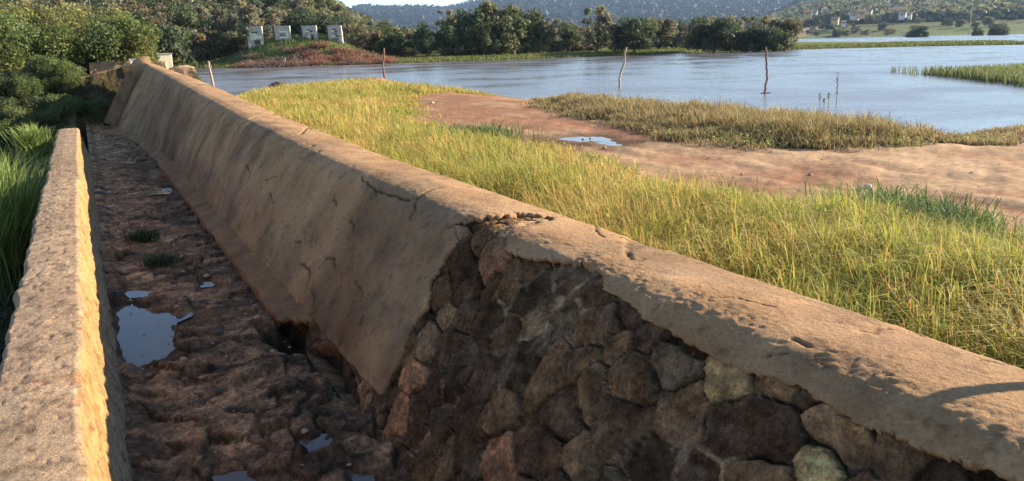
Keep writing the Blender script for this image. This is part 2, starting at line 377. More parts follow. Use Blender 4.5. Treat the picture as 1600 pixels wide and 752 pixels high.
# cracks: pixel polylines laid onto the surface
def onto(pts):
    q = []
    fp = np.stack([px, py], -1)
    for a, b_ in pts:
        d = (fp[..., 0]-a)**2+(fp[..., 1]-b_)**2; d = np.where(front & (Vp > L[1]), d, 1e9); i = np.unravel_index(np.argmin(d), d.shape); q.append((U[i], Vp[i]))
    return q
UV = np.stack([U, Vp], -1)
UVw = UV+np.stack([fbm(B0, 9, 3, 41), fbm(B0, 9, 3, 42)], -1)*.035
CR = [([(608, 306), (590, 300), (572, 288), (566, 276)], .010), ([(484, 640-190), (492, 470), (488, 492)], .009), ([(560, 640-220), (556, 440), (566, 462), (560, 480)], .006), ([(652, 250+60), (648, 330), (640, 345)], .007), ([(420, 300), (426, 318), (421, 333)], .009), ([(385, 255), (391, 270), (386, 284)], .009), ([(545, 345), (552, 352), (549, 366)], .008), ([(1100, 470), (1150, 466), (1210, 478)], .005), ([(905, 365), (940, 372), (975, 372)], .006), ([(608, 306), (622, 308), (640, 311), (655, 306), (668, 298), (688, 293)], .016), ([(700, 355), (718, 348), (735, 340)], .018), ([(728, 290), (745, 286), (760, 284)], .01),
      ([(470, 412), (480, 420), (484, 432), (478, 446)], .016), ([(500, 416), (510, 405), (520, 405), (524, 418)], .012), ([(372, 196), (388, 188), (402, 182), (430, 178), (455, 176)], .018),
      ([(455, 213), (470, 210), (480, 204), (485, 202)], .012), ([(465, 240), (478, 232), (488, 228)], .016), ([(478, 246), (492, 240), (500, 236)], .014), ([(508, 262), (516, 256)], .012),
      ([(330, 225), (345, 205), (360, 190)], .014), ([(458, 380), (470, 378)], .01), ([(540, 215), (558, 212)], .01), ([(415, 280), (432, 276)], .01), ([(520, 312), (526, 318)], .012),
      ([(1350, 492), (1375, 490), (1392, 496)], .014), ([(1440, 515), (1458, 520)], .012), ([(1345, 515), (1362, 520), (1400, 517), (1450, 518)], .005), ([(1240, 530), (1262, 536)], .013), ([(1525, 560), (1560, 566)], .006),
      ([(1195, 556), (1230, 552)], .006)]
crack = np.zeros(U.shape); clim = sstep(L[2], L[3]+.06, Vp)
for pts, w in CR:
    q = onto(pts); w = .5*w*(1+.09*q[0][0]); crack = np.maximum(crack, np.exp(-(seg_dist(UVw, q, False)/w)**2))
# relief: troweled ripples, pitted band along the shoulder
pit = np.clip(fbm(B0, 26, 3, 51)-.12, 0, 1)
shoulder = np.exp(-((Vp-(L[6]+.02))/.20)**2)
rel = .007*fbm(B0, 3.5, 4, 52)+.0018*fbm(B0, 14, 3, 53)-.004*pit*shoulder-.003*pit
rel += (.007*fbm(B0, 30, 4, 54)+.009*fbm(B0, 70, 2, 55))*shoulder*sstep(9, 2, U)*sstep(-.2, .2, fbm(B0, 4, 3, 58)+.1)+.0022*fbm(B0, 60, 2, 56)
crack *= clim; rel -= .024*crack
chipm = np.zeros(U.shape)
for c in chips: chipm = np.maximum(chipm, sstep(-3, 4, sdist(np.stack([px+jit*7, py+fbm(B0, 12, 3, 13)*5], -1), c)))
rel -= chipm*(.013+.008*fbm(B0, 30, 3, 57))
# joint ledges where pours meet (raised lip near the far end)
rel += .20*np.exp(-((U-28.45)/.20)**4)*(Vp > L[4])-.10*np.exp(-((U-27.75)/.32)**4)*sstep(L[5], L[7], Vp)
for yj, d in ((17.2, .025), (8.9, .0)): rel -= d*np.exp(-((U-yj-.25*fbm(B0, 1.5, 2, 8))/.05)**2)
Bp = B0+NN*rel[..., None]; Bp[:, -1] = B0[:, -1]
# water stains down the sloping face, plus a dark band in the far joint gap
st = fbm(np.stack([U*1.0+.25*Vp, Vp*.10, 0*U], -1), .9, 4, 81); st2 = fbm(np.stack([U, Vp*.15, 0*U], -1), 7, 3, 82)
down = sstep(L[6]-.05, L[8]+.25, Vp)
stain_and_gap = .8*down*(sstep(.05, .5, st)*.55+sstep(.2, .6, st2)*.06)
for yj, w, a in ((17.3, .35, .5), (14.6, .25, .45), (13.2, .3, .4), (10.8, .2, .3), (21.5, .5, .35), (27.8, .35, 1.1), (25, .5, .3)): stain_and_gap += a*down*np.exp(-((U-yj+.35*(Vp-L[7]))/w)**2)*(.7+.5*st2)
big = fbm(B0, .8, 3, 83)
cmul = np.ones(U.shape+(3,))*(1-.10*down[..., None])
cmul = cmul*(1-np.clip(stain_and_gap, 0, .72)[..., None]*np.array([.85, .95, 1.0]))*(1+.12*big[..., None])
gp = sstep(.0, .3, fbm(B0*np.array([1, .8, 1.])+.15*fbm(B0, 3, 3, 90)[..., None], 1.5, 5, 87))[..., None]; cmul = cmul*(1-gp*np.array([.26, .22, .16]))
sp = sstep(.28, .5, fbm(B0, 20, 3, 88))[..., None]; cmul = cmul*(1-.30*sp)
sp = sstep(.3, .55, fbm(B0, 6, 4, 89))[..., None]; cmul = cmul*(1-.25*sp)
cmul = cmul*(1-.75*crack[..., None])*(1-.25*chipm[..., None])
cmul = cmul*(1+.10*(shoulder*fbm(B0, 9, 3, 84))[..., None])
dark_pits = np.clip(fbm(B0, 13, 3, 85)-.35, 0, 1)*2.; cmul = cmul*(1-.5*np.clip(dark_pits*down, 0, 1)[..., None])
# grey worn skin of the crest
cmul = cmul*(1-sstep(.0, .5, fbm(B0, 2.5, 4, 86))[..., None]*(1-down[..., None])*np.array([.12, .12, .06]))
hf = hole[:-1, :-1] & hole[1:, 1:] & hole[:-1, 1:] & hole[1:, :-1]
dam = thing('dam', 'long sloping masonry dam with tan render, broken open to bare stones', 'dam', (0, 0, 0))
V_, f_, c_ = compact(Bp.reshape(-1, 3), gridf(len(ys), len(vv), ~hf & ((Vp+.03*fbm(B0, 5, 4, 18))[:-1, :-1] < LF)), cmul.reshape(-1, 3))
shell = mesh_obj('render_coat', V_, f_, M_plaster, dam, cols=np.clip(c_, 0, 2))
tag(shell, 'smooth tan render coat with cracks and dark water stains')
md = shell.modifiers.new('s', 'SOLIDIFY'); md.thickness = .03; md.offset = -1

# masonry core: a Voronoi relief of rubble stones in (u, v)
um = (ys > .25) & (ys < 7.5)
u0, u1 = np.argmax(um), len(um)-np.argmax(um[::-1])
Um, Vm, Bm, Nm = U[u0:u1], Vp[u0:u1], B0[u0:u1], NN[u0:u1]
pxm, pym = px[u0:u1], py[u0:u1]
seedpx = [(770, 400, 3, .6), (690, 487, 4, .8), (665, 530, 4, 1.), (1268, 728, 5, 1.6), (1130, 580, 5, .8), (1290, 650, 6, 1.), (1410, 700, 6, 1.), (1165, 680, 1, 1.6), (965, 660, 1, 1.3), (852, 580, 0, 1.2), (880, 500, 2, 1.2), (812, 555, 2, .9),
          (790, 520, 0, 1.), (755, 500, 0, 1), (700, 600, 1, 1.3), (640, 585, 3, .8), (610, 655, 3, .8), (720, 660, 1, 1.2), (720, 500, 0, .8), (960, 540, 0, 1.2), (1050, 560, 2, 1.2), (835, 460, 2, .8), (760, 450, 0, .9), (715, 410, 0, .8), (895, 720, 4, 1.1), (830, 700, 0, 1.1), (1060, 640, 0, 1.2)]
SU, SV, SC = [], [], []
for a, b_, c, w in seedpx:
    q = onto([(a, b_)])[0]; SU.append(q[0]); SV.append(q[1]); SC.append(c)
tries = 0
while tries < 9000:
    tries += 1
    a, b_ = rng.uniform(.2, 7.5), rng.uniform(L[1], L[-1]+.1)
    if all(((a-p)/1.0)**2+((b_-q)/.9)**2 > (.135+.12*rng.random())**2 for p, q in zip(SU, SV)):
        SU.append(a); SV.append(b_); SC.append(rng.choice([0, 0, 0, 1, 1, 2, 2, 3, 4, 6]))
SU, SV, SC = map(np.array, (SU, SV, SC)); ns = len(SU)
warp = .022
uu = Um+warp*fbm(Bm, 5, 3, 91)+.009*fbm(Bm, 22, 2, 93); vw = Vm+warp*fbm(Bm, 5, 3, 92)+.009*fbm(Bm, 22, 2, 94)
d1 = np.full(Um.shape, 9.); d2 = d1.copy(); i1 = np.zeros(Um.shape, int)
ang = rng.uniform(-.6, .6, ns)+.5; asp = rng.uniform(.72, 1.4, ns); wgt = rng.uniform(.75, 1.25, ns)
for i in range(ns):
    du, dv = uu-SU[i], vw-SV[i]; c, s = math.cos(ang[i]), math.sin(ang[i])
    lu, lv_ = np.abs((du*c+dv*s)*asp[i]), np.abs((-du*s+dv*c)/asp[i])
    e = (.65*np.hypot(lu, lv_)+.35*np.maximum(lu, lv_))/wgt[i]
    nw = e < d1; d2 = np.where(nw, d1, np.minimum(d2, e)); i1 = np.where(nw, i, i1); d1 = np.where(nw, e, d1)
edge = d2-d1
gap = .010+.022*sstep(-.3, .5, fbm(Bm, 3, 2, 95))
inn = sstep(gap*.5, gap*.5+.011, edge)
hh = rng.uniform(-.014, .012, ns)
fa = rng.uniform(0, 6.283, (ns, 4)); fsl = rng.uniform(.02, .32, (ns, 4)); fc0 = rng.uniform(.004, .018, (ns, 4)); fsl[:, 0] *= .25; fc0[:, 0] *= .3
stone_h = np.full(Um.shape, 9.)
for k in range(4):
    stone_h = np.minimum(stone_h, fc0[i1, k]+fsl[i1, k]*((uu-SU[i1])*np.cos(fa[i1, k])+(vw-SV[i1])*np.sin(fa[i1, k])))
stone_h = np.clip(stone_h, -.03, .025)+hh[i1]
rough = .009*fbm(Bm+i1[..., None]*3.1, 9, 4, 96)+.006*fbm(Bm, 40, 3, 97)
rr = fbm(Bm+i1[..., None]*1.7, 6, 3, 98); rough += .010*np.round(rr*4)/4
morth = -.020+.012*fbm(Bm, 12, 4, 99)
proud = sstep(-.1, .35, fbm(Bm, 2.2, 3, 101)) # places where mortar is smeared nearly flush
morth = morth+.026*proud
gr_ = .008*fbm(Bm, 28, 3, 108); morth = morth+gr_; hm = -.016+np.where(True, inn*(stone_h+rough)+(1-inn)*morth, 0)
deep = np.clip(1.15-edge/.015, 0, 1)*sstep(.34, .0, fbm(Bm, 4, 2, 102)); hm -= .040*deep
near_edge = ~hole[u0:u1]
hm = np.where(near_edge, np.minimum(hm, -.026), hm)
PM = np.stack([pxm, pym], -1)
HOLES = [[(405, 515), (440, 506), (470, 498), (478, 530), (470, 548), (440, 542)], [(480, 545), (505, 540), (530, 556), (545, 585), (548, 618), (525, 604), (500, 578)]]
for hp in HOLES: hm = hm-.22*sstep(-6, 8, sdist(PM, hp))
pal = np.array([[.120, .082, .056], [.060, .042, .032], [.075, .062, .048], [.22, .135, .095], [.22, .165, .12], [.42, .33, .20], [.16, .112, .078]])*np.array([2.25, 2.0, 1.65])
sc = pal[SC[i1]]*(1+rng.uniform(-.45, .6, ns)[i1])[..., None]
sc = sc*np.clip(1+.8*fbm(Bm+i1[..., None], 12, 5, 103)[..., None]+.35*fbm(Bm*np.array([1, 1, 2.5]), 38, 3, 107)[..., None], .25, 2.2) 
lich = (sstep(.0, .25, fbm(Bm, 9, 5, 104))*(.2+.8*rng.random(ns)[i1]))[..., None]; sc = sc*(1-.4*lich)+np.array([.38, .30, .22])*lich*.4
mcol = np.array([.52, .38, .25])*(1+.9*fbm(Bm, 14, 4, 105)[..., None])
ii = inn[..., None]; cm = sc*ii+mcol*(1-ii); cm = cm*(1-.85*deep[..., None])
# soot-dark damp zones
damp = sstep(-.05, .4, fbm(Bm, 1.6, 3, 106))[..., None]; pale_ = np.isin(SC[i1], [5])[..., None]
cm = cm*(1-.30*damp*(1-pale_))
Vc = Bm+Nm*hm[..., None]
core = mesh_obj('masonry', Vc.reshape(-1, 3), gridf(Um.shape[0], Um.shape[1]), M_stone, dam, cols=np.clip(cm, 0, 1).reshape(-1, 3))
tag(core, 'exposed dark rubble stones bedded in brown mortar')

# footing strip along the toe, broken away near the camera
yf = stations(1., 28.3, .012, .3); sv = np.linspace(0, 1, 30)
k2 = prof(yf); fx = k2[-2][0]; fz = k2[-2][1]
UU, SS = np.meshgrid(yf, sv, indexing='ij')
FX = fx[:, None]+.03-.235*sstep(0, .8, SS)*(1-.0*SS); FZ = (fz+.02)[:, None]-.12*SS-.28*sstep(.8, 1, SS)
Fp = np.stack([FX, UU, FZ], -1); Fp = Fp+np.array([.2, 0, 1])*(.035*fbm(Fp, 6, 4, 110)+.012*fbm(Fp, 25, 3, 111))[..., None]
Fp[..., 0] += .035*fbm(np.stack([UU, 0*UU, 0*UU], -1), 2.5, 4, 112)
qx, qy = proj(Fp); Pj = np.stack([qx+10*fbm(Fp, 9, 3, 3), qy+10*fbm(Fp, 9, 3, 4)], -1)
gone = (Pj[..., 1] > 503)
gf = gone[:-1, :-1] | gone[1:, 1:]
fc = np.ones(UU.shape+(3,))*np.array([.66, .62, .58])*(1+.4*fbm(Fp, 5, 4, 113)[..., None])
V_, f_, c_ = compact(Fp.reshape(-1, 3), gridf(len(yf), 30, ~gf), fc.reshape(-1, 3))
ft = mesh_obj('footing', V_, f_, M_plaster, dam, cols=c_); md = ft.modifiers.new('s', 'SOLIDIFY'); md.thickness = .05; md.offset = -1
# ------------------------------------------------------------------ channel floor
yfl = stations(.7, 29.5, .010, .28); xfl = np.linspace(-.05, 1.55, 150)
UU, XX = np.meshgrid(yfl, xfl, indexing='ij')
P0 = np.stack([XX, UU, 0*XX], -1)
h = .018*fbm(P0*np.array([1, 1.6, 1]), 2.2, 4, 130)+.012*fbm(P0*np.array([1, 1.8, 1]), 12, 4, 131)
q = fbm(P0*np.array([1.0, 2.0, 1])+.3*fbm(P0, 2, 2, 132)[..., None], 2.4, 5, 133); lv = q*9
ter = (np.floor(lv)+sstep(.72, 1, lv-np.floor(lv)))/9
h += .11*ter
h = h*(.65+.35*sstep(1.5, 8, UU)+.5*sstep(.7, 1.1, XX))
cr1 = fbm(P0*np.array([1, 1.7, 1])+.12*fbm(P0, 6, 3, 171)[..., None], 3.6, 3, 172); cr2 = fbm(P0*np.array([1, 2.2, 1])+.1*fbm(P0, 9, 2, 173)[..., None], 8, 3, 174)
crk = np.exp(-(cr1/.035)**2)*sstep(-.1, .3, fbm(P0, 1.5, 2, 175)+.1)+.7*np.exp(-(cr2/.06)**2)*sstep(-.1, .2, fbm(P0, 2.5, 2, 176))
rp = np.random.default_rng(9); npl = 620; cxp = rp.uniform(-.1, 1.6, npl); cyp = .6+29*rp.random(npl)**1.35
wq = .05*fbm(P0, 5, 4, 190); wr_ = .05*fbm(P0, 5, 4, 191); e1 = np.full(XX.shape, 9.); e2 = e1.copy(); ip = np.zeros(XX.shape, int)
for i in range(npl):
    j0, j1 = np.searchsorted(yfl, [cyp[i]-1.6, cyp[i]+1.6]); sl_ = slice(j0, j1)
    e = np.hypot(XX[sl_]+wq[sl_]-cxp[i], (UU[sl_]+wr_[sl_]-cyp[i])*(1.2 if i % 2 else .8)); a_, b2 = e1[sl_], e2[sl_]; nw = e < a_
    e2[sl_] = np.where(nw, a_, np.minimum(b2, e)); ip[sl_] = np.where(nw, i, ip[sl_]); e1[sl_] = np.where(nw, e, a_)
pe = e2-e1; ph = rp.uniform(-.026, .026, npl); pt_ = rp.uniform(-.10, .10, (npl, 2)); plate = (ph[ip]+pt_[ip, 0]*(XX-cxp[ip])+pt_[ip, 1]*(UU-cyp[ip])).clip(-.05, .05)
silt_m = sstep(-.1, .25, fbm(P0*np.array([1, 1.4, 1]), 1.6, 3, 192)); crk = crk*.5+np.exp(-(pe/.014)**2)*(1-silt_m)
h = h*.5+plate*(1-.8*silt_m)
h -= .028*crk; h += .006*fbm(P0, 30, 3, 177)+.016*np.round(fbm(P0*np.array([1, 1.6, 1])+.06*fbm(P0, 14, 3, 180)[..., None], 6, 3, 178)*6)/6
Zf = -2.235+h+.05*sstep(26, 29, UU)*1+.06*sstep(.16, 0, XX)+.0*XX
qx, qy = proj(np.stack([XX, UU, 0*XX-2.24], -1))
PJ = np.stack([qx+9*fbm(P0, 8, 3, 3), qy+9*fbm(P0, 8, 3, 4)], -1)
PUDS = [[(180, 476), (208, 473), (222, 484), (240, 490), (262, 488), (300, 487), (288, 498), (270, 506), (266, 522), (274, 540), (262, 556), (236, 566), (198, 572), (186, 540)],
        [(472, 684), (498, 680), (520, 682), (505, 702), (480, 712)], [(545, 736), (580, 732), (588, 750), (560, 758)], [(335, 742), (385, 738), (398, 754), (345, 760)],
        [(218, 266), (248, 263), (250, 275), (225, 277)], [(228, 296), (264, 292), (266, 302), (230, 304)], [(196, 455), (236, 456), (232, 464), (198, 465)], [(312, 438), (332, 436), (334, 446), (316, 448)]]
dip = np.zeros(XX.shape)
for p in PUDS:
    s_ = sdist(PJ, p); dip = np.maximum(dip, sstep(-9, 5, s_))
LV = -2.262
Zf = np.where(dip > 0, Zf*(1-dip)+np.minimum(Zf, LV-.02)*dip, Zf)
Zf = np.maximum(Zf, np.where(dip > .02, -9, LV+.004))
hd = np.max([sstep(-8, 8, sdist(PJ, hp)) for hp in HOLES], 0); Zf = Zf-.20*hd
base = np.array([.26, .168, .102]); pale2 = np.array([.46, .31, .195]); dk = np.array([.085, .066, .047])
w1 = sstep(-.25, .35, fbm(P0*np.array([1, 1.5, 1]), 1.7, 4, 140)+.6*sstep(1.2, .2, XX)-.25)[..., None]
fcol = base*(1-w1)+pale2*w1; fcol = fcol*(1+rp.uniform(-.3, .3, npl)[ip]*(1-silt_m))[..., None]
steep = np.clip(np.hypot(np.gradient(Zf, axis=0)/np.gradient(UU, axis=0), np.gradient(Zf, axis=1)/(xfl[1]-xfl[0])), 0, 2)
mud = sstep(.0, .35, fbm(P0*np.array([1, 2, 1]), 3.1, 4, 141)+.25*sstep(.6, 1.2, XX)+.35*sstep(2.6, 1.9, UU)*sstep(.4, .8, XX))[..., None]
fcol = fcol*(1-.68*mud)+dk*.68*mud
silt = sstep(.1, .8, steep)[..., None]; fcol = fcol*(1-.35*silt)  # steeper parts of the bed are darker
fcol = fcol*np.clip(1+.6*fbm(P0, 9, 4, 142)[..., None]+.45*fbm(P0, 32, 3, 143)[..., None], .3, 2)*(1-.55*np.clip(crk, 0, 1)[..., None]); fcol = fcol*(1-.8*hd[..., None])*np.array([1.40, 1.22, 1.03]); wetr = sstep(-34, 4, np.max([sdist(PJ, p) for p in PUDS[:4]], 0))[..., None]; fcol = fcol*(1-.5*wetr)  # bed blackened inside the holes to paint their shade; damp rims round puddles
fl = mesh_obj('channel_bed', np.stack([XX, UU, Zf], -1).reshape(-1, 3), gridf(*UU.shape), M_floor, cols=np.clip(fcol, .008, 1).reshape(-1, 3)); tag(fl, kind='structure')
for p in PUDS:
    w_ = [atz(a, b_, LV) for a, b_ in p]; c0 = np.mean(w_, 0)
    pv = [(c0[0]+(a[0]-c0[0])*1.25, c0[1]+(a[1]-c0[1])*1.25, LV) for a in w_]
    pv = [(min(max(a, -.02), 1.5), b_, c) for a, b_, c in pv]
    tag(mesh_obj('puddle', pv, [list(range(len(pv)))], M_puddle), kind='structure')

# ------------------------------------------------------------------ low side wall
yl = stations(.7, 19.2, .008, .3)
kp = [(-.66, -3.4), (-.60, -2.2), (-.565, -1.54), (-.545, -1.505), (-.40, -1.495), (-.21, -1.50), (-.185, -1.515), (-.13, -1.80), (-.06, -2.12), (.02, -2.45)]
LL = np.concatenate([[0], np.cumsum([math.dist(kp[i], kp[i+1]) for i in range(len(kp)-1)])])
vl = np.concatenate([np.linspace(0, LL[2], 30)[:-1], np.arange(LL[2], LL[-1], .011), [LL[-1]]])
UU, VV = np.meshgrid(yl, vl, indexing='ij')
lx_ = np.interp(VV, LL, [a for a, _ in kp]); lz_ = np.interp(VV, LL, [a for _, a in kp])
P0 = np.stack([lx_, UU, lz_], -1)
wob = .022*fbm(np.stack([UU, 0*UU, 0*UU], -1), 1.3, 4, 150)
outer = sstep(LL[4], LL[2], VV)
dl = .005*fbm(P0, 5, 4, 151)+.003*fbm(P0, 40, 3, 152)-.006*sstep(.22, .5, fbm(P0, 26, 4, 158))-.004*sstep(.1, .4, fbm(P0, 9, 4, 168))
P1 = P0.copy(); P1[..., 0] += wob-outer*(.03*fbm(P0, 6, 4, 153)); P1[..., 2] += np.where((VV > LL[2]) & (VV < LL[6]), dl, 0)
innr = (VV > LL[5]+.01); slab = fbm(P0*np.array([1, 1.4, 1.2])+.2*fbm(P0, 3, 2, 1)[..., None], 6, 4, 154)
P1[..., 0] += np.where(innr, .020*np.round(slab*5)/5+dl*1.2, 0)
lc = np.ones(UU.shape+(3,))*(1+.20*fbm(P0, 3, 4, 155)[..., None])
peb = sstep(.22, .5, fbm(P0, 30, 3, 156))[..., None]; lc = lc*(1-.35*peb)
sun_gold = (sstep(LL[5], LL[6]+.03, VV)*sstep(-2.0, -1.85, lz_))[..., None]; lc = lc*(1+sun_gold*np.array([.0, -.12, -.42]))  # golden sunlight painted into the colour of the upper inner face
low = sstep(-1.95, -2.2, lz_)[..., None]*innr[..., None]; lc = lc*(1-.08*low)
fl_ = sstep(.25, .4, fbm(P0, 16, 3, 159))[..., None]; lc = lc*(1-.35*fl_)
spots = sstep(.35, .6, fbm(P0, 5, 3, 157))[..., None]; lc = lc*(1-spots*np.array([.1, .3, .4]))
f_ = gridf(*UU.shape); nV = UU.size
cap0 = [list((len(yl)-1)*len(vl)+np.arange(len(vl)))[::-1], list(np.arange(len(vl)))]
me = mesh_obj('low_wall', P1.reshape(-1, 3), f_, M_wall, cols=np.clip(lc, 0, 2).reshape(-1, 3))
tag(me, 'low straight masonry wall with flat dusty top left of the channel', 'wall')
endp = P1[-1]; 
import bmesh
bm = bmesh.new(); bm.from_mesh(me.data); bm.verts.ensure_lookup_table()
bm.faces.new([bm.verts[i] for i in cap0[0]]); bm.faces.new([bm.verts[i] for i in cap0[1]]); bm.to_mesh(me.data); bm.free()

# ------------------------------------------------------------------ abutment at the end of the channel
ny, nx = 90, 220
GX, GS = np.meshgrid(np.linspace(-2.2, 2.3, nx), np.linspace(0, 1, ny), indexing='ij')
topz = np.interp(GX, [-3.4, -1.1, -.3, .7, 1.7, 2.3], [-1.9, -1.05, -.85, -.60, -.36, -.33])
yy = 28.6+.35*GS*3-.6*sstep(.3, -.8, GX)*(1-GS)*0; zz = -3.0+(topz+3.0)*np.clip(GS*1.25, 0, 1)
yy = np.where(GS > .8, 28.6+.84+(GS-.8)*9, 28.6+GS*1.05)
AP = np.stack([GX, yy, zz], -1); AP = AP+np.array([0, -.6, .8])*(.08*fbm(AP, 2, 4, 160)+.04*np.round(fbm(AP, 4, 3, 161)*4)/4)[..., None]
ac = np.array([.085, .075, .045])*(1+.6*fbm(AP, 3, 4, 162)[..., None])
ac = np.where((GS > .8)[..., None], np.array([.36, .25, .16])*(1+.3*fbm(AP, 3, 4, 163)[..., None]), ac)  # tan top painted as sunlit, mossy face painted dark as shade
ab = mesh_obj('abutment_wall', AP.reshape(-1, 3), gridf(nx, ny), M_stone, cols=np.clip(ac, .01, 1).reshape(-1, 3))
tag(ab, 'mossy shaded rubble wall closing the far end of the channel', 'wall')

def boxv(x0, x1, y0, y1, z0, z1, dx=0, dz=0):
    return [(x0, y0, z0), (x1, y0, z0), (x1, y1, z0), (x0, y1, z0), (x0+dx, y0, z1), (x1+dx, y0, z1+dz), (x1+dx, y1, z1+dz), (x0+dx, y1, z1)]
BF = [(3, 2, 1, 0), (4, 5, 6, 7), (0, 1, 5, 4), (1, 2, 6, 5), (2, 3, 7, 6), (3, 0, 4, 7)]
def boxes(name, lst, m, parent=None, bev=.01):
    V, Fc = [], []
    for bb in lst:
        k = len(V); V += bb; Fc += [tuple(i+k for i in f) for f in BF]
    o = mesh_obj(name, V, Fc, m, parent, smooth=False)
    if bev: md = o.modifiers.new('b', 'BEVEL'); md.width = bev; md.segments = 2
    return o
def rubble_block(name, x0, x1, y0, y1, z0, z1, m, label, cat, parent=None, amp=.05, seed=0, dz=0):
    bm = bmesh.new(); bmesh.ops.create_cube(bm, size=1)
    bmesh.ops.subdivide_edges(bm, edges=bm.edges[:], cuts=14, use_grid_fill=True)
    P = np.array([v.co[:] for v in bm.verts])+.5
    P = P*np.array([x1-x0, y1-y0, z1-z0])+np.array([x0, y0, z0]); P[:, 2] += dz*(P[:, 0]-x0)/(x1-x0)*(P[:, 2] > z0+.05)
    D = np.stack([fbm(P, 3/(amp*12), 3, seed+i) for i in range(3)], -1)*amp
    for v, p in zip(bm.verts, P+D): v.co = p
    me = bpy.data.meshes.new(name); bm.to_mesh(me); bm.free(); me.materials.append(m)
    for p_ in me.polygons: p_.use_smooth = False
    o = bpy.data.objects.new(name, me); COL.objects.link(o)
    if parent: o.parent = parent
    if label: tag(o, label, cat)
    return o
M_tan = plain('tan rubble', (.42, .28, .17), .92, .35, 5)
p = aty(182, 106, 34)
rubble_block('stone_wall', p[0]-.9, p[0]+.75, 33.8, 34.4, -1.5, aty(182, 97, 34)[2], M_tan, 'short sunlit tan stone wall at the far end behind the channel', 'wall', amp=.07, seed=3, dz=.05)
p = aty(215, 99, 31.5)
rubble_block('concrete_block', p[0]-.26, p[0]+.22, 31.2, 31.8, -.8, aty(215, 92, 31.5)[2], M_conc, 'small grey concrete cap block where the dam crest ends', 'block', amp=.02, seed=4)
p = aty(236, 100, 33)
rubble_block('stone_heap', p[0]-.45, p[0]+.5, 32.4, 33.4, -1.2, aty(236, 95.5, 33)[2], M_tan, 'heap of orange tan stones between concrete cap and white box', 'stones', amp=.14, seed=5, dz=-.1)
p = aty(256, 104, 42)
rubble_block('stone_heap', p[0]-1.5, p[0]+1.3, 41, 44, -1.7, aty(256, 98.5, 42)[2], M_tan, 'broad heap of tan rubble under the small white concrete box', 'stones', amp=.22, seed=15, dz=-.35)
p = aty(257, 96, 46)
wb = thing('concrete_box', 'small white concrete box standing on the bank past the dam end', 'box', (p[0], 46, p[2]-.1))
boxes('box_body', [boxv(-.36, .36, -.3, .3, -.25, .46)], M_cream, wb, .02); boxes('lid', [boxv(-.40, .40, -.34, .34, .463, .51)], M_conc, wb, .01)

# ------------------------------------------------------------------ foliage tools
def leaf_cards(P, size, cols, nrm=None, flat=.5, rg=rng):
    n = len(P); d = rg.normal(size=(n, 3)); 
    if nrm is not None: d = d*flat+nrm
    d /= np.linalg.norm(d, axis=1)[:, None]+1e-9
    t = np.cross(d, rg.normal(size=(n, 3))); t /= np.linalg.norm(t, axis=1)[:, None]+1e-9; b = np.cross(d, t)
    s = (size*rg.uniform(.6, 1.4, n))[:, None]; a = rg.uniform(.45, .8, n)[:, None]
    V = np.stack([P-t*s, P+b*s*a*.8, P+t*s, P-b*s*a], 1).reshape(-1, 3)
    return V, np.arange(4*n).reshape(-1, 4), np.repeat(cols, 4, 0)
def tube(path, rad, ns=6):
    path = np.asarray(path, float); V = []; n = len(path)
    for i in range(n):
        t = path[min(i+1, n-1)]-path[max(i-1, 0)]; t /= np.linalg.norm(t)+1e-9
        a = np.cross(t, (0.3, .9, .1)); a /= np.linalg.norm(a)+1e-9; b = np.cross(t, a)
        for k in range(ns):
            th = 2*math.pi*k/ns; V.append(path[i]+rad[i]*(a*math.cos(th)+b*math.sin(th)))
    Fc = [(i*ns+k, i*ns+(k+1) % ns, (i+1)*ns+(k+1) % ns, (i+1)*ns+k) for i in range(n-1) for k in range(ns)]
    Fc.append(tuple(range(ns))[::-1]); Fc.append(tuple((n-1)*ns+k for k in range(ns))); return V, Fc
def tubes(lst, ns=6):
    V, Fc = [], []
    for p, r in lst:
        v, f = tube(p, r, ns); k = len(V); V += v; Fc += [tuple(i+k for i in q) for q in f]
    return V, Fc
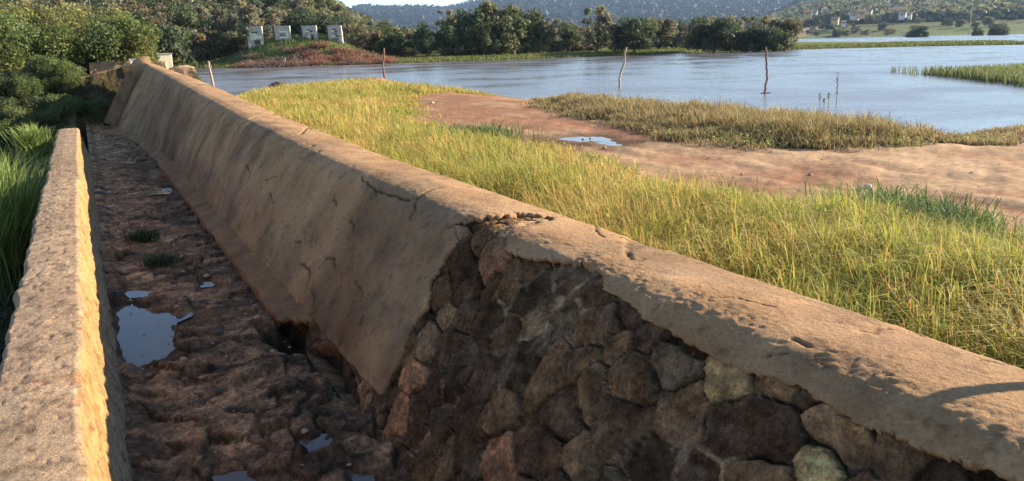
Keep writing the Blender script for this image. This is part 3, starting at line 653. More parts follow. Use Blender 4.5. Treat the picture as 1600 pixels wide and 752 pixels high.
def make_tree(name, label, cat, H, Wd, nb, nl, ls, c, trunk=.35, flatc=.6, gaps=.35, seed=0, cat_parts=('trunk', 'crown'), bark=None):
    rg = np.random.default_rng(seed); t = thing(name, label, cat)
    limbs = []; base = H*trunk; cent = []
    top = np.array([rg.normal()*.08*H, rg.normal()*.08*H, H*.72])
    pth = [np.array([0, 0, -.3]), np.array([rg.normal()*.02*H, rg.normal()*.02*H, base*.5]), np.array([*(top[:2]*.4), base]), top]
    limbs.append((pth, [H*.035, H*.028, H*.02, H*.006]))
    for i in range(nb):
        a = rg.uniform(0, 6.283); r = Wd/2*math.sqrt(rg.random())*.85; z = base+(H-base)*(.12+.78*rg.random()*(1-.45*(2*r/Wd)**2))
        cpt = np.array([r*math.cos(a), r*math.sin(a), z]); cent.append(cpt)
        if i % 2 == 0:
            s0 = pth[2]*.75+top*.25*rg.random(); md_ = (s0+cpt)/2+rg.normal(size=3)*.05*H*np.array([1, 1, .3])
            limbs.append(([s0, md_, cpt], [H*.014, H*.009, H*.003]))
    V, Fc = tubes(limbs, 5); mesh_obj(cat_parts[0], V, Fc, bark or M_bark, t)
    Pn, Cn, Nr = [], [], []
    per = nl//nb; c = np.array(c)
    for q in cent:
        rad = Wd*rg.uniform(.13, .24); d = rg.normal(size=(per, 3)); d /= np.linalg.norm(d, axis=1)[:, None]
        rr_ = rad*(rg.random(per)**.45)[:, None]*np.array([1, 1, flatc])
        pts = q+d*rr_; keep = fbm(pts, 2.2/ (Wd*.2), 2, seed+5) > -gaps
        tone = (1+rg.uniform(-.3, .35))*c*np.array([1+rg.uniform(-.12, .2), 1, 1+rg.uniform(-.2, .2)])
        cc = tone*(1+rg.uniform(-.3, .35, per))[:, None]
        Pn.append(pts[keep]); Cn.append(cc[keep]); Nr.append(d[keep])
    Pn, Cn, Nr = map(np.concatenate, (Pn, Cn, Nr))
    V, Fc, C_ = leaf_cards(Pn, np.full(len(Pn), ls), Cn, Nr*.6+np.array([0, 0, .35]), .7, rg)
    mesh_obj(cat_parts[1], V, Fc, M_leaf, t, smooth=False, cols=np.clip(C_, .005, 1))
    return t
def make_dead_brush(name, label, W_, H_, n, seed, c):
    rg = np.random.default_rng(seed); t = thing(name, label, 'brush'); L_ = []
    for i in range(n):
        a = rg.uniform(0, 6.283); s0 = np.array([rg.uniform(-.4, .4)*W_, rg.uniform(-.3, .3)*W_, 0]); ln_ = rg.uniform(.5, 1.2)
        e = s0+np.array([math.cos(a)*W_*.35*ln_, math.sin(a)*W_*.3*ln_, H_*rg.uniform(.4, 1.)]); m_ = (s0+e)/2+rg.normal(size=3)*.12
        L_.append(([s0, m_, e], [.03, .02, .008]))
        for k in range(2):
            q = m_+rg.normal(size=3)*.35; L_.append(([m_, q], [.014, .006]))
    V, Fc = tubes(L_, 3); mesh_obj('twigs', V, Fc, plain(name, c, .9, .4, 2), t)
    pts = np.stack([rg.normal(0, W_*.3, 700), rg.normal(0, W_*.25, 700), np.abs(rg.normal(0, H_*.38, 700))], -1)
    cc = np.array(c)*1.1*(1+rg.uniform(-.4, .4, 700))[:, None]
    V, Fc, C_ = leaf_cards(pts, np.full(700, .12), cc, None, 1, rg); mesh_obj('dry_leaves', V, Fc, M_leaf, t, False, C_)
    return t
GREEN = (.135, .150, .068); OLIVE = (.185, .175, .090); DARK = (.085, .105, .052); PALE = (.25, .245, .15)
protos = {}
def proto(k, *a, **kw):
    t = make_tree(*a, **kw); protos[k] = [t, False]; return t
proto('olive', 'bushy_tree', 'x', 'tree', 5.4, 6.0, 30, 6000, .20, OLIVE, .02, .7, .35, 1)
proto('green', 'bushy_tree', 'x', 'tree', 5.8, 5.6, 30, 6000, .20, GREEN, .02, .75, .4, 2)
proto('dark', 'umbrella_tree', 'x', 'tree', 5.0, 6.4, 30, 6500, .17, DARK, .08, .5, .5, 3)
proto('pale', 'feathery_tree', 'x', 'tree', 6.2, 4.6, 24, 3800, .19, PALE, .05, .7, .2, 4)
proto('sparse', 'sparse_tree', 'x', 'tree', 6.8, 3.6, 12, 1300, .17, PALE, .45, .5, .1, 5)
proto('olive2', 'scrub_tree', 'x', 'tree', 4.8, 7.0, 22, 5000, .19, (.20, .18, .10), .02, .6, .15, 21)
proto('green2', 'scrub_tree', 'x', 'tree', 6.2, 5.0, 18, 4600, .2, (.12, .15, .065), .05, .85, .2, 22)
proto('bushA', 'leafy_bush', 'x', 'bush', 2.2, 2.8, 22, 9500, .05, (.15, .18, .06), .02, .9, .45, 6, ('stems', 'foliage'))
proto('bushB', 'leafy_bush', 'x', 'bush', 2.6, 2.6, 22, 9500, .05, (.20, .205, .075), .02, .9, .3, 7, ('stems', 'foliage'))
proto('bushC', 'leafy_bush', 'x', 'bush', 1.7, 2.6, 18, 7500, .05, (.115, .14, .055), .02, .9, .4, 8, ('stems', 'foliage'))
def place(k, x, y, label, sc=1., group=None, rz=None, sz=None, sink=.1):
    t, used = protos[k]; z = gz(x, y)-sink; rz = rng.uniform(0, 6.28) if rz is None else rz; s = (sc, sc, sz or sc)
    if not used:
        protos[k][1] = True; o = t; o.location = (x, y, z); o.rotation_euler = (0, 0, rz); o.scale = s; o['label'] = label
    else: o = copy_thing(t, (x, y, z), rz, s, label)
    if group: o['group'] = group
    elif 'group' in o: del o['group']
    return o
def scatter(kinds, pxr, Dr, n, label, group, sr=(.8, 1.2), mind=0.55):
    pts = []; tr = 0; rng = np.random.default_rng(int(Dr[0]*7+pxr[1]+n))
    while len(pts) < n and tr < n*60:
        tr += 1; p_, D = rng.uniform(*pxr), rng.uniform(*Dr); w = atD(p_, 60, D)[:2]
        if D > 52 and sdist(np.array([w]), LAND_L)[0] < (7 if D < 300 else 1): continue
        if any(math.dist(w, q) < D*.022*mind for q in pts): continue
        pts.append(w)
        k = kinds[rng.integers(len(kinds))]; k = k+'2' if k in ('olive', 'green') and rng.random() < .5 and D > 52 else k; s_ = rng.uniform(*sr)
        place(k, w[0], w[1], label[k.rstrip('2')], s_, group, rng.uniform(0, 6.28))
LB = {'bushA': 'bright green leafy bush on the sunlit slope past the channel end', 'bushB': 'yellow green leafy bush on the sunlit slope past the channel end', 'bushC': 'low dark green bush on the sunlit slope past the channel end'}
scatter(['bushC', 'bushA', 'bushC'], (-60, 135), (26.5, 31.5), 26, LB, 'bushes on the slope past the channel', (.28, .48), .5)
scatter(['bushA', 'bushB', 'bushC', 'bushB'], (-120, 195), (33, 50), 60, LB, 'bushes on the slope past the channel', (.8, 1.25), .9)
LH = {'olive': 'olive green bushy tree in the hillside wood left of the boards', 'green': 'deep green bushy tree in the hillside wood left of the boards', 'pale': 'pale feathery tree in the hillside wood left of the boards', 'dark': 'dark spreading tree in the hillside wood left of the boards', 'bushA': 'x', 'sparse': 'tall bare limbed tree in the hillside wood left of the boards'}
scatter(['olive', 'green', 'pale', 'olive', 'dark'], (-120, 230), (54, 85), 34, LH, 'trees on the hillside', (.45, .75), .9)
scatter(['olive', 'green', 'pale', 'olive', 'dark', 'sparse'], (-150, 400), (85, 180), 105, LH, 'trees on the hillside', (.8, 1.15), .9)
LM = {'olive': 'olive bushy tree in the wood behind the concrete boards', 'green': 'green bushy tree in the wood behind the concrete boards', 'pale': 'pale feathery tree in the wood behind the concrete boards', 'dark': 'dark tree in the wood behind the concrete boards'}
scatter(['olive', 'green', 'pale', 'dark'], (380, 600), (113, 185), 40, LM, 'trees behind the boards', (.75, 1.1), .9)
LR = {'olive': 'olive bushy tree in the belt along the grassy far bank', 'green': 'green bushy tree in the belt along the grassy far bank', 'pale': 'pale feathery tree in the belt along the grassy far bank', 'dark': 'dark low crowned tree in the belt along the grassy far bank'}
scatter(['olive', 'green', 'pale', 'olive', 'green'], (590, 900), (108, 175), 44, LR, 'trees along the far bank', (.7, 1.0), .8)
scatter(['olive', 'green', 'pale', 'dark'], (880, 1235), (125, 200), 44, LR, 'trees along the far bank', (.8, 1.1), .8)
scatter(['olive', 'pale', 'green'], (262, 392), (107, 124), 12, {k: 'low %s scrub tree between the white box and the leftmost board' % k for k in ('olive', 'pale', 'green')}, 'scrub beside the boards', (.45, .8), .5)
# trees one can pick out
for k, px_, D, s_, lab in (('dark', 985, 113, 1.15, 'dark umbrella crowned tree on the far bank above the middle post'), ('dark', 1110, 118, 1.2, 'dark umbrella crowned tree on the far bank left of the right post'),
                           ('dark', 1160, 119, .95, 'dark low round tree second from the right tip of the belt'), ('dark', 1205, 120, .9, 'darkest low bushy tree at the right tip of the belt'),
                           ('green', 775, 112, 1.35, 'tallest green tree on the far bank, reaching the picture top'), ('green', 750, 118, 1.3, 'tall green tree left of the tallest tree on the far bank'), ('green', 812, 116, 1.25, 'tall dense tree right of the tallest tree on the far bank'),
                           ('sparse', 700, 150, 1.25, 'thin tree with small round top poking above the skyline'), ('pale', 932, 118, 1.2, 'tall pale tree poking up left of the umbrella tree'), ('sparse', 305, 128, 1.2, 'bare pale limbed tree above the white box'),
                           ('dark', 235, 60, .85, 'dark shady tree right behind the end of the dam crest'), ('dark', 215, 66, .8, 'dark shady tree behind the concrete cap block'), ('sparse', 120, 46, .62, 'tall thin bush sticking up from the sunlit slope')):
    w = atD(px_, 60, D)[:2]; place(k, w[0], w[1], lab, s_)
for px_, D, s_, lab in ((1432, 430, 1.5, 'lone round dark tree on the far shore left of the utility pole'), (1560, 440, 1.5, 'larger lone dark tree on the far shore right of the utility pole'), (1527, 450, 1.0, 'small pale green tree on the far shore under the utility pole')):
    w = atD(px_, 60, D)[:2]; place('green' if s_ < 1.2 else 'dark', w[0], w[1], lab, s_)
LF = {'olive': 'distant olive tree around the far village', 'green': 'distant green tree around the far village', 'dark': 'distant dark tree around the far village'}
scatter(['olive', 'green', 'dark'], (1235, 1650), (610, 900), 90, LF, 'trees around the village', (.75, 1.25), .25)

# woodland too far off to count: crowns as leaf clumps over the hills
def wood(name, n, pxr, Dr, size, cols, seed, nleaf=26):
    rg = np.random.default_rng(seed); a = rg.uniform(azof(pxr[0]), azof(pxr[1]), n); D = Dr[0]*(Dr[1]/Dr[0])**rg.random(n)
    x, y = D*np.sin(a), D*np.cos(a); P2 = np.stack([x, y], -1)
    ok = sdist(P2, LAND_L) > 12; ok &= sdist(P2, EB) < 4
    x, y, D = x[ok], y[ok], D[ok]
    z = ground(x, y); m_ = len(x); s = size*(D/400)**.45*rg.uniform(.6, 1.3, m_)
    d = rg.normal(size=(m_, nleaf, 3)); d /= np.linalg.norm(d, axis=2)[..., None]; d[..., 2] = np.abs(d[..., 2])*1.0
    P = np.stack([x, y, z+s*.15], -1)[:, None]+d*s[:, None, None]*np.array([1, 1, .95])*rg.uniform(.7, 1, (m_, nleaf, 1))
    c = np.array(cols)[rg.integers(len(cols), size=m_)]*(1+rg.uniform(-.3, .3, m_))[:, None]
    C_ = np.repeat(c, nleaf, 0)*(1+rg.uniform(-.2, .2, m_*nleaf))[:, None]
    V, Fc, C_ = leaf_cards(P.reshape(-1, 3), np.repeat(s*.36, nleaf), C_, d.reshape(-1, 3), .5, rg)
    o = mesh_obj(name, V, Fc, M_leaf, None, False, np.clip(C_, .005, 1)); return tag(o, kind='stuff')
tag(wood('distant_woodland', 5200, (1180, 1750), (760, 1900), 5.5, [GREEN, OLIVE, DARK], 31), 'hazy green woodland on the far hills above the village', 'woodland')
tag(wood('hillside_scrub', 4200, (-200, 620), (185, 520), 4.2, [OLIVE, GREEN, PALE], 32), 'grey green scrub covering the hillside behind the boards', 'woodland')
tag(wood('bank_woodland', 2600, (560, 1240), (200, 900), 3.6, [OLIVE, GREEN, DARK], 33), 'green woodland behind the tree belt on the far bank', 'woodland')
tag(wood('mountain_forest', 9000, (560, 1750), (1700, 4200), 8., [(.024, .034, .024), (.030, .038, .027)], 34, 14), 'forest on the distant blue mountain, coloured dark for cloud shade', 'woodland')  # cloud shade put into the leaf colours

# ------------------------------------------------------------------ grass
def blades(P, h, w, cols, lean=.35, rg=rng, tip=None, root=None):
    n = len(P); a = rg.uniform(0, 6.283, n); d = np.stack([np.cos(a), np.sin(a), 0*a], -1); sdv = np.stack([-d[:, 1], d[:, 0], 0*a], -1)
    l1 = lean*rg.uniform(.05, 1.25, n); wx = (w*rg.uniform(.7, 1.3, n))[:, None]; hh_ = h[:, None]; L1 = l1[:, None]
    up = np.array([0, 0, 1.]); wind = np.array([-.05, .03, 0])
    m1 = P+up*hh_*.42+(d*.30*L1+wind*.3)*hh_; m2 = P+up*hh_*.80+(d*.9*L1+wind*.8)*hh_; e = P+up*hh_*(1-.35*L1)+(d*1.7*L1+wind*1.4)*hh_
    V = np.stack([P-sdv*wx, P+sdv*wx, m1-sdv*wx*.9, m1+sdv*wx*.9, m2-sdv*wx*.6, m2+sdv*wx*.6, e], 1).reshape(-1, 3)
    k = np.arange(n)[:, None]*7
    q = np.concatenate([k+np.array([[0, 1, 3, 2]]), k+np.array([[2, 3, 5, 4]])]); t = k+np.array([[4, 5, 6]])
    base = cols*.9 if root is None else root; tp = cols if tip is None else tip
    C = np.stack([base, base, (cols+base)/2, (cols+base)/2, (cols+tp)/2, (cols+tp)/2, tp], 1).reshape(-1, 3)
    return V, [q, t], C
def sample(poly_fn, box, dens, D0, pw, rg):
    """random points, density falling with distance"""
    out = []
    x0, x1, y0, y1 = box; n = int((x1-x0)*(y1-y0)*dens)
    x = rg.uniform(x0, x1, n); y = rg.uniform(y0, y1, n); D = np.hypot(x, y)
    k = rg.random(n) < np.clip((D0/D)**pw, 0, 1); x, y = x[k], y[k]; k = poly_fn(x, y); return x[k], y[k]
STRIP = Q((835, 166, -1.8), (880, 181, -1.8), (1000, 203, -1.8), (1130, 225, -1.8), (1250, 237, -1.8), (1400, 234, -1.8), (1500, 225, -1.8), (1545, 212, -1.8))
def inA(x, y):
    P = np.stack([x, y], -1); s1 = sdist(P, LAND_A); s2 = sdist(P, DIRT)+.8*fbm(xy0(x, y), 1.1, 4, 44)
    hx, hy = proj(np.stack([x, y, 0*x-1.75], -1))
    return (s1 > -.25) & (s2 < .05+.4*rng.random(len(x))**3) & (x > 2.85)
rg = np.random.default_rng(77)
bx_, by_ = [], []
for box, dn_ in (((2.8, 7.5, .2, 6), 4200), ((2.8, 10, 6, 14), 2000), ((2.8, 18, 14, 45), 800), ((7.5, 19, .2, 6), 100), ((10, 24, 6, 14), 1600), ((18, 30, 14, 40), 450)):
    x, y = sample(inA, box, dn_, 7, .35, rg); bx_.append(x); by_.append(y)
x = np.concatenate(bx_); y = np.concatenate(by_)
# thin out what no view could see
vx, vy = proj(np.stack([x, y, 0*x-1.5], -1)); k = (vx > -300) & (vx < 2000); x, y = x[k], y[k]
cell = .16; ci, cj = np.floor(x/cell), np.floor(y/cell)
jx = _h(ci.astype(int), cj.astype(int), ci.astype(int)*0, 5); jy = _h(ci.astype(int), cj.astype(int), ci.astype(int)*0, 6)
pull = .62*(rg.random(len(x)) < .75); x = x+((ci+jx)*cell-x)*pull; y = y+((cj+jy)*cell-y)*pull; ctone = _h(ci.astype(int), cj.astype(int), ci.astype(int)*0, 7)
D = np.hypot(x, y); P2 = np.stack([x, y], -1)
pat = fbm(xy0(x, y), .55, 3, 200); pat2 = fbm(xy0(x, y), 1.7, 3, 201); pat3 = fbm(xy0(x, y), .9, 3, 202)
sDr = sdist(P2, DIRT)
# behind the track: the dry strip (beyond the dirt), before it: the green meadow
vx, vy = proj(np.stack([x, y, 0*x-1.8], -1))
back = sdist(P2, DIRT) < .1
sx_line = np.array([p_[0] for p_ in STRIP]); sy_line = np.array([p_[1] for p_ in STRIP])
strip = (vx > 825) & (vy < np.interp(vx, [825, 880, 1000, 1130, 1250, 1400, 1500, 1560], [170, 190, 215, 240, 250, 248, 238, 225]))
dens_keep = rg.random(len(x)) < np.where(strip, sstep(-.6, -.1, pat2)*.6+.4, sstep(-.45, .0, pat2)*.6+.4)
cl = fbm(xy0(x, y), 3.2, 2, 205)
h = .30+.15*pat+.10*cl+.14*(ctone-.4)+.09*rg.normal(size=len(x))+.08*sstep(5, 3, x)
h = np.where(strip, .33+.18*pat2+.10*cl+.07*rg.normal(size=len(x)), h)
h = h*(.40+.60*sstep(.0, 1.3, -sDr)); h = h*(.35+.65*sstep(-.3, .8, sdist(P2, LAND_A)))
h = np.where(D > 20, h*.85, h); h = np.clip(h, .07, .75)
greenness = sstep(-.3, .35, 1.5*pat3+.5*pat+.5*sstep(6.5, 3, y)+.08-.12*(y > 8)+.18*sstep(20, 30, y)*sstep(14, 8, x)+.15*rg.normal(size=len(x))+.7*(ctone-.5))
g1_ = np.array([.42, .46, .075]); g2_ = np.array([.74, .56, .16]); g3_ = np.array([.76, .44, .15]); g4_ = np.array([.22, .28, .055])
cols = g2_*(1-greenness)[:, None]+g1_*greenness[:, None]
r_ = rg.random(len(x)); cols = np.where((r_ < .13)[:, None], g3_, cols); cols = np.where((r_ > .86)[:, None], g4_, cols)
dry = np.array([.50, .40, .18]); dg = np.array([.24, .23, .085]); drb = np.array([.26, .18, .11])
mixr = rg.random(len(x)); ds = np.where((mixr < .45)[:, None], dry, np.where((mixr < .8)[:, None], dg, drb))
cols = np.where(strip[:, None], ds, cols)*(1+rg.uniform(-.25, .25, len(x)))[:, None]
tip = np.where((rg.random(len(x)) < .65)[:, None], cols*.35+np.array([.72, .50, .20])*.65, cols)
w = .0021+.00027*D
k = dens_keep; Pz = np.stack([x, y, ground(x, y)-.02], -1)
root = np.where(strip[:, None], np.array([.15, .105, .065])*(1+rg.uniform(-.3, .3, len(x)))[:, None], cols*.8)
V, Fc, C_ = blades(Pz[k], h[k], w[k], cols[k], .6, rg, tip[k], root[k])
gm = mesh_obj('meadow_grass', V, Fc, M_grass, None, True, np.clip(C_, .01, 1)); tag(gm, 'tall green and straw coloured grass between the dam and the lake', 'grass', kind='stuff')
kk = rg.random(len(x)) < .05; kk &= (D < 16); m_ = kk.sum(); off = rg.normal(size=(m_, 6, 3))*np.array([.05, .05, .05]); pw_ = (Pz[kk][:, None]+np.array([0, 0, 1])*(h[kk]*.55)[:, None, None]+off).reshape(-1, 3)
V, Fc, C_ = leaf_cards(pw_, np.full(len(pw_), .012)+.0006*np.repeat(D[kk], 6), np.array([[.22, .30, .07], [.34, .24, .10], [.30, .36, .10]])[np.repeat(rg.integers(3, size=m_), 6)]*(1+rg.uniform(-.3, .3, len(pw_)))[:, None], None, 1, rg)
tag(mesh_obj('meadow_weeds', V, Fc, M_grass, None, False, C_), 'small leafy weeds growing among the meadow grass', 'weeds', kind='stuff')
# reeds of the island and the low green banks
def grass_area(name, label, poly_in, box, dens, hr, w0, cset, seed, cond=None):
    rg = np.random.default_rng(seed); x0, x1, y0, y1 = box; n = int((x1-x0)*(y1-y0)*dens)
    x = rg.uniform(x0, x1, n); y = rg.uniform(y0, y1, n); s_ = sdist(np.stack([x, y], -1), poly_in); k = s_ > rg.uniform(-.3, .4, n)
    if cond is not None: k &= cond(x, y, s_)
    x, y = x[k], y[k]; z = np.maximum(ground(x, y), WL-.05)
    c = np.array(cset)[rg.integers(len(cset), size=len(x))]*(1+rg.uniform(-.25, .25, len(x)))[:, None]
    V, Fc, C_ = blades(np.stack([x, y, z], -1), rg.uniform(*hr, len(x)), np.full(len(x), w0), c, .3, rg)
    o = mesh_obj(name, V, Fc, M_grass, None, True, C_); return tag(o, label, 'grass', kind='stuff')
ib = np.array(ISLE); grass_area('island_reeds', 'bright green reeds standing in the lake at the right', ISLE, (ib[:, 0].min(), min(ib[:, 0].max(), 75), ib[:, 1].min(), ib[:, 1].max()), 150, (.22, .48), .014, [(.17, .21, .07), (.20, .24, .08), (.24, .25, .10)], 5)
shl = np.array(shoreL[:11])
grass_area('bank_grass', 'short green grass along the far lake bank', LAND_L, (6, 130, 62, 112), 22, (.12, .4), .05, [(.17, .19, .05), (.22, .22, .07), (.13, .16, .05)], 6, lambda x, y, s: (s < 14))

# grass and weeds on the shaded dry side, channel weeds
def dryside(x, y): return (x < -.62) & (x > -.16*y-3.2)
x, y = sample(dryside, (-7, -.6, 2, 33), 300, 14, .3, rg)
pt = fbm(xy0(x, y), .8, 3, 300); h = np.clip(.24+.22*pt+.1*rg.normal(size=len(x)), .1, 1.)
c = np.where((rg.random(len(x)) < .6)[:, None], (.05, .065, .022), (.08, .085, .035))*(1+rg.uniform(-.3, .3, len(x)))[:, None]  # shade of the dry side put into these dark greens
V, Fc, C_ = blades(np.stack([x, y, ground(x, y)-.02], -1), h, np.full(len(x), .008)+.0005*y, c, .7, rg)
tag(mesh_obj('side_grass', V, Fc, M_grass, None, True, C_), 'shaded rank grass on the low ground left of the low wall', 'grass', kind='stuff')
def tuft(name, label, loc, n, hr, w, spread, cset, lean=.8, seed=1, grp=None):
    rg = np.random.default_rng(seed); x = rg.normal(0, spread, n); y = rg.normal(0, spread, n)
    c = np.array(cset)[rg.integers(len(cset), size=n)]*(1+rg.uniform(-.2, .2, n))[:, None]
    V, Fc, C_ = blades(np.stack([x, y, 0*x], -1), rg.uniform(*hr, n), np.full(n, w), c, lean, rg)
    o = mesh_obj(name, V, Fc, M_grass, None, True, C_); o.location = loc; return tag(o, label, 'plant', grp)
p = aty(30, 300, 13.5); gg = [(.30, .38, .10), (.40, .46, .15), (.22, .3, .08)]
tuft('grass_tuft', 'big bright sunlit grass tuft left of the low wall', (-1.22, 12.6, -2.98), 2300, (1.0, 1.95), .008, .14, gg, .42, 1)
p = aty(2, 320, 12); tuft('grass_tuft', 'tall grass tuft at the left picture edge beside the sunlit tuft', (-1.45, 11.7, -2.98), 900, (.8, 1.6), .008, .14, gg, .42, 2)
p = aty(80, 195, 20); tuft('grass_tuft', 'small pale leafed tuft beside the far end of the low wall', (p[0]-.35, 20, p[2]-.75), 600, (.4, .9), .014, .14, gg, .5, 3)
for i, (a, b_, lab) in enumerate([(225, 375, 'dark green weed clump on the channel bed, farther one'), (250, 412, 'low dark weed clump on the channel bed, nearer one')]):
    p = atz(a, b_, -2.24); tuft('channel_weed', lab, tuple(p), 420, (.05, .17-.05*i), .004, .085, [(.04, .07, .02), (.06, .10, .03)], 1.0, 5+i)
for i, (a, b_, lab) in enumerate([(30, 130, 'x')]): pass
# darker green clumps in the meadow
for i, (a, b_, lab) in enumerate([(1385, 320, 'broad bluish green grass clump at the edge of the dirt track, farther left one'), (1450, 335, 'bluish green grass clump at the edge of the dirt track, farther right one'), (735, 210, 'dark green grass clump in the meadow below the red dirt patch')]):
    p = atz(a, b_, -1.6); tuft('grass_clump', lab, (p[0], p[1], gz(p[0], p[1])), 1100, (.15, .42), .004+.0004*p[1], .26+.012*p[1], [(.16, .23, .06), (.20, .27, .08), (.12, .17, .05)], .8, 15+i)
# plants standing in the water
def reed(loc, h_, lab, n, seed):
    rg = np.random.default_rng(seed); t = thing('water_plant', lab, 'plant', loc)
    V, Fc = tubes([([(0, 0, -.2), (.02, 0, h_*.5), (-.01, .01, h_)], [.010, .008, .003])], 5); mesh_obj('stem', V, Fc, plain('reed stem', (.15, .18, .06)), t)
    P = np.stack([rg.normal(0, .018, n), rg.normal(0, .018, n), rg.uniform(h_*.35, h_, n)], -1)
    V, Fc, C_ = leaf_cards(P, np.full(n, .022), np.repeat([[.15, .18, .07]], n, 0)*(1+rg.uniform(-.3, .3, n))[:, None], None, 1, rg)
    mesh_obj('leaves', V, Fc, M_leaf, t, False, C_)
for i, (a, b_, h_, lab) in enumerate([(1306, 166, .95, 'tallest leafy stem standing in the shallow water behind the strip'), (1294, 163, .34, 'short leafy stem in the water just left of the tallest one'), (1280, 164, .36, 'short leafy stem in the water, leftmost by the strip'), (1287, 166, .22, 'very short stem between the two short water stems')]):
    p = atz(a, b_, -2.0); reed(tuple(p), h_, lab, 90 if i == 0 else 40, i+40)

# ------------------------------------------------------------------ fence posts
def post(label, pts, Yd, rad, m, parts=None):
    """crooked pole following photo points at one depth"""
    W_ = [aty(a, b_, Yd) for a, b_ in pts]; b0 = W_[0]; t = thing('fence_post', label, 'post', tuple(b0))
    P = [np.array(q)-b0 for q in W_]; P = [P[0]+np.array([0, 0, -.4])]+P
    PP, RR = [], []
    for i in range(len(P)-1):
        for k in range(5):
            f = k/5; PP.append(P[i]*(1-f)+P[i+1]*f+rng.normal(size=3)*.006); RR.append(rad*(1-.25*(i+f)/len(P))*rng.uniform(.88, 1.12))
    PP.append(P[-1]); RR.append(rad*.6)
    V, Fc = tube(PP, RR, 9); mesh_obj('pole', V, Fc, m, t)
    e = PP[int(len(PP)*.75)]; V, Fc = tube([e, e+np.array([-.05, 0, .05])], [rad*.5, rad*.3], 6); mesh_obj('branch_stub', V, Fc, m, t)
    return t
post('pale leaning post behind the dam crest, leftmost of the four posts', [(334, 142), (332, 128), (328, 110), (325, 96)], 30, .045, M_postp)
p = atz(603, 131, -1.85); post('reddish crooked wooden post on the grassy point', [(603, 132), (601, 122), (599, 110), (598, 100), (600, 88), (600, 75)], p[1], .055, M_post)
p = atz(968, 138, -1.98); post('crooked bare wooden post at the water edge behind the grass strip', [(968, 138), (968, 122), (971, 110), (976, 98), (976, 85), (979, 74)], p[1], .048, M_postp)
p = atz(1196, 146, -2.0); post('reddish post standing in the lake on a small mud ring', [(1195, 146), (1196, 136), (1199, 122), (1198, 105), (1197, 90), (1197, 74)], p[1], .045, M_post)
rubble_block('mud_ring', p[0]-.13, p[0]+.13, p[1]-.11, p[1]+.11, -2.06, -1.975, M_concd, 'small dark mud ring round the foot of the post in the lake', 'mud', amp=.02, seed=9)

t = thing('fence_post', 'unseen square wooden post added beside the dam crest to cast a shadow stripe', 'post', (3.6, 1.12, -1.6))  # unseen post added out of frame so its shadow stripes the crest
boxes('pole', [boxv(-.03, .03, -.03, .03, -.4, 1.15)], M_post, t, .006); boxes('rail_stub', [boxv(-.025, .025, -.15, -.031, .85, .92)], M_postp, t, .004)
# ------------------------------------------------------------------ rocks and lumps
def rock(name, x, y, z, s, m, label, cat='rock', seed=0, sq=(1, 1, .6), grp=None):
    bm = bmesh.new(); bmesh.ops.create_icosphere(bm, subdivisions=3, radius=1); P = np.array([v.co[:] for v in bm.verts])
    d = 1+.35*fbm(P+seed*3.1, 1.1, 3, seed)+.06*fbm(P, 5, 2, seed)
    P = P*d[:, None]*np.array(sq)*s
    for v, q in zip(bm.verts, P): v.co = q
    me = bpy.data.meshes.new(name); bm.to_mesh(me); bm.free(); me.materials.append(m)
    o = bpy.data.objects.new(name, me); COL.objects.link(o); o.location = (x, y, z); return tag(o, label, cat, grp)
p = atz(437, 137, -1.95); rock('rock', p[0], p[1], -1.95, .55, M_concd, 'dark rock at the waterline on the left of the grassy point', seed=1, sq=(1.1, 1, .55))
p = atz(585, 132, -1.8); rock('earth_lump', p[0], p[1], -1.8, .62, plain('red earth', (.30, .17, .10), .95, .4, 4), 'brown lump of bare earth left of the reddish post on the point', 'earth', 2, (1.3, 1, .5))
p = atz(545, 131, -1.8); rock('earth_lump', p[0], p[1], -1.85, .5, plain('brown earth', (.20, .13, .08), .95, .4, 4), 'low dark earth lump on the left of the larger earth lump', 'earth', 3, (1.9, 1, .35))
ws = plain('white stone', (.6, .52, .45), .8)
for i, (a, b_, s_, lab) in enumerate([(675, 162, .07, 'small pale stone on the red dirt patch'), (1357, 291, .05, 'small pale stone at the lower edge of the track'), (1345, 293, .03, 'tiny pale stone left of the one on the track edge')]):
    p = atz(a, b_, -1.8); rock('stone', p[0], p[1], gz(p[0], p[1])+.01, s_, ws, lab, seed=20+i)
# clods along the dirt track
for i in range(46):
    x_, y_ = rng.uniform(7.5, 15), rng.uniform(3.5, 13)
    if sdist(np.array([[x_, y_]]), DIRT)[0] > .15: rock('clod', x_, y_, gz(x_, y_)-.01, rng.uniform(.012, .035), M_tan, 'small tan clod of dry earth on the dirt track', 'clod', 50+i, grp='clods on the track')
n_ = 900; yl_ = 1.2+16*rng.random(n_)**1.5; xl_ = rng.uniform(.02, 1.2, n_)+.0*yl_
ix = np.clip(np.searchsorted(yfl, yl_), 0, len(yfl)-1); iy = np.clip(np.searchsorted(xfl, xl_), 0, len(xfl)-1); zl_ = np.maximum(Zf[ix, iy], LV)+.006
cl_ = np.array([(.30, .22, .12), (.16, .10, .05), (.42, .34, .20), (.10, .08, .05)])[rng.integers(4, size=n_)]
V, Fc, C_ = leaf_cards(np.stack([xl_, yl_, zl_], -1), np.where(rng.random(n_) < .5, .012, .006)*(1+.05*yl_), cl_, np.repeat([[0, 0, 1.]], n_, 0), .12)
tag(mesh_obj('dry_leaves', V, Fc, M_leaf, None, False, C_), 'fallen dry leaves and straw scattered on the channel bed', 'leaves', kind='stuff')
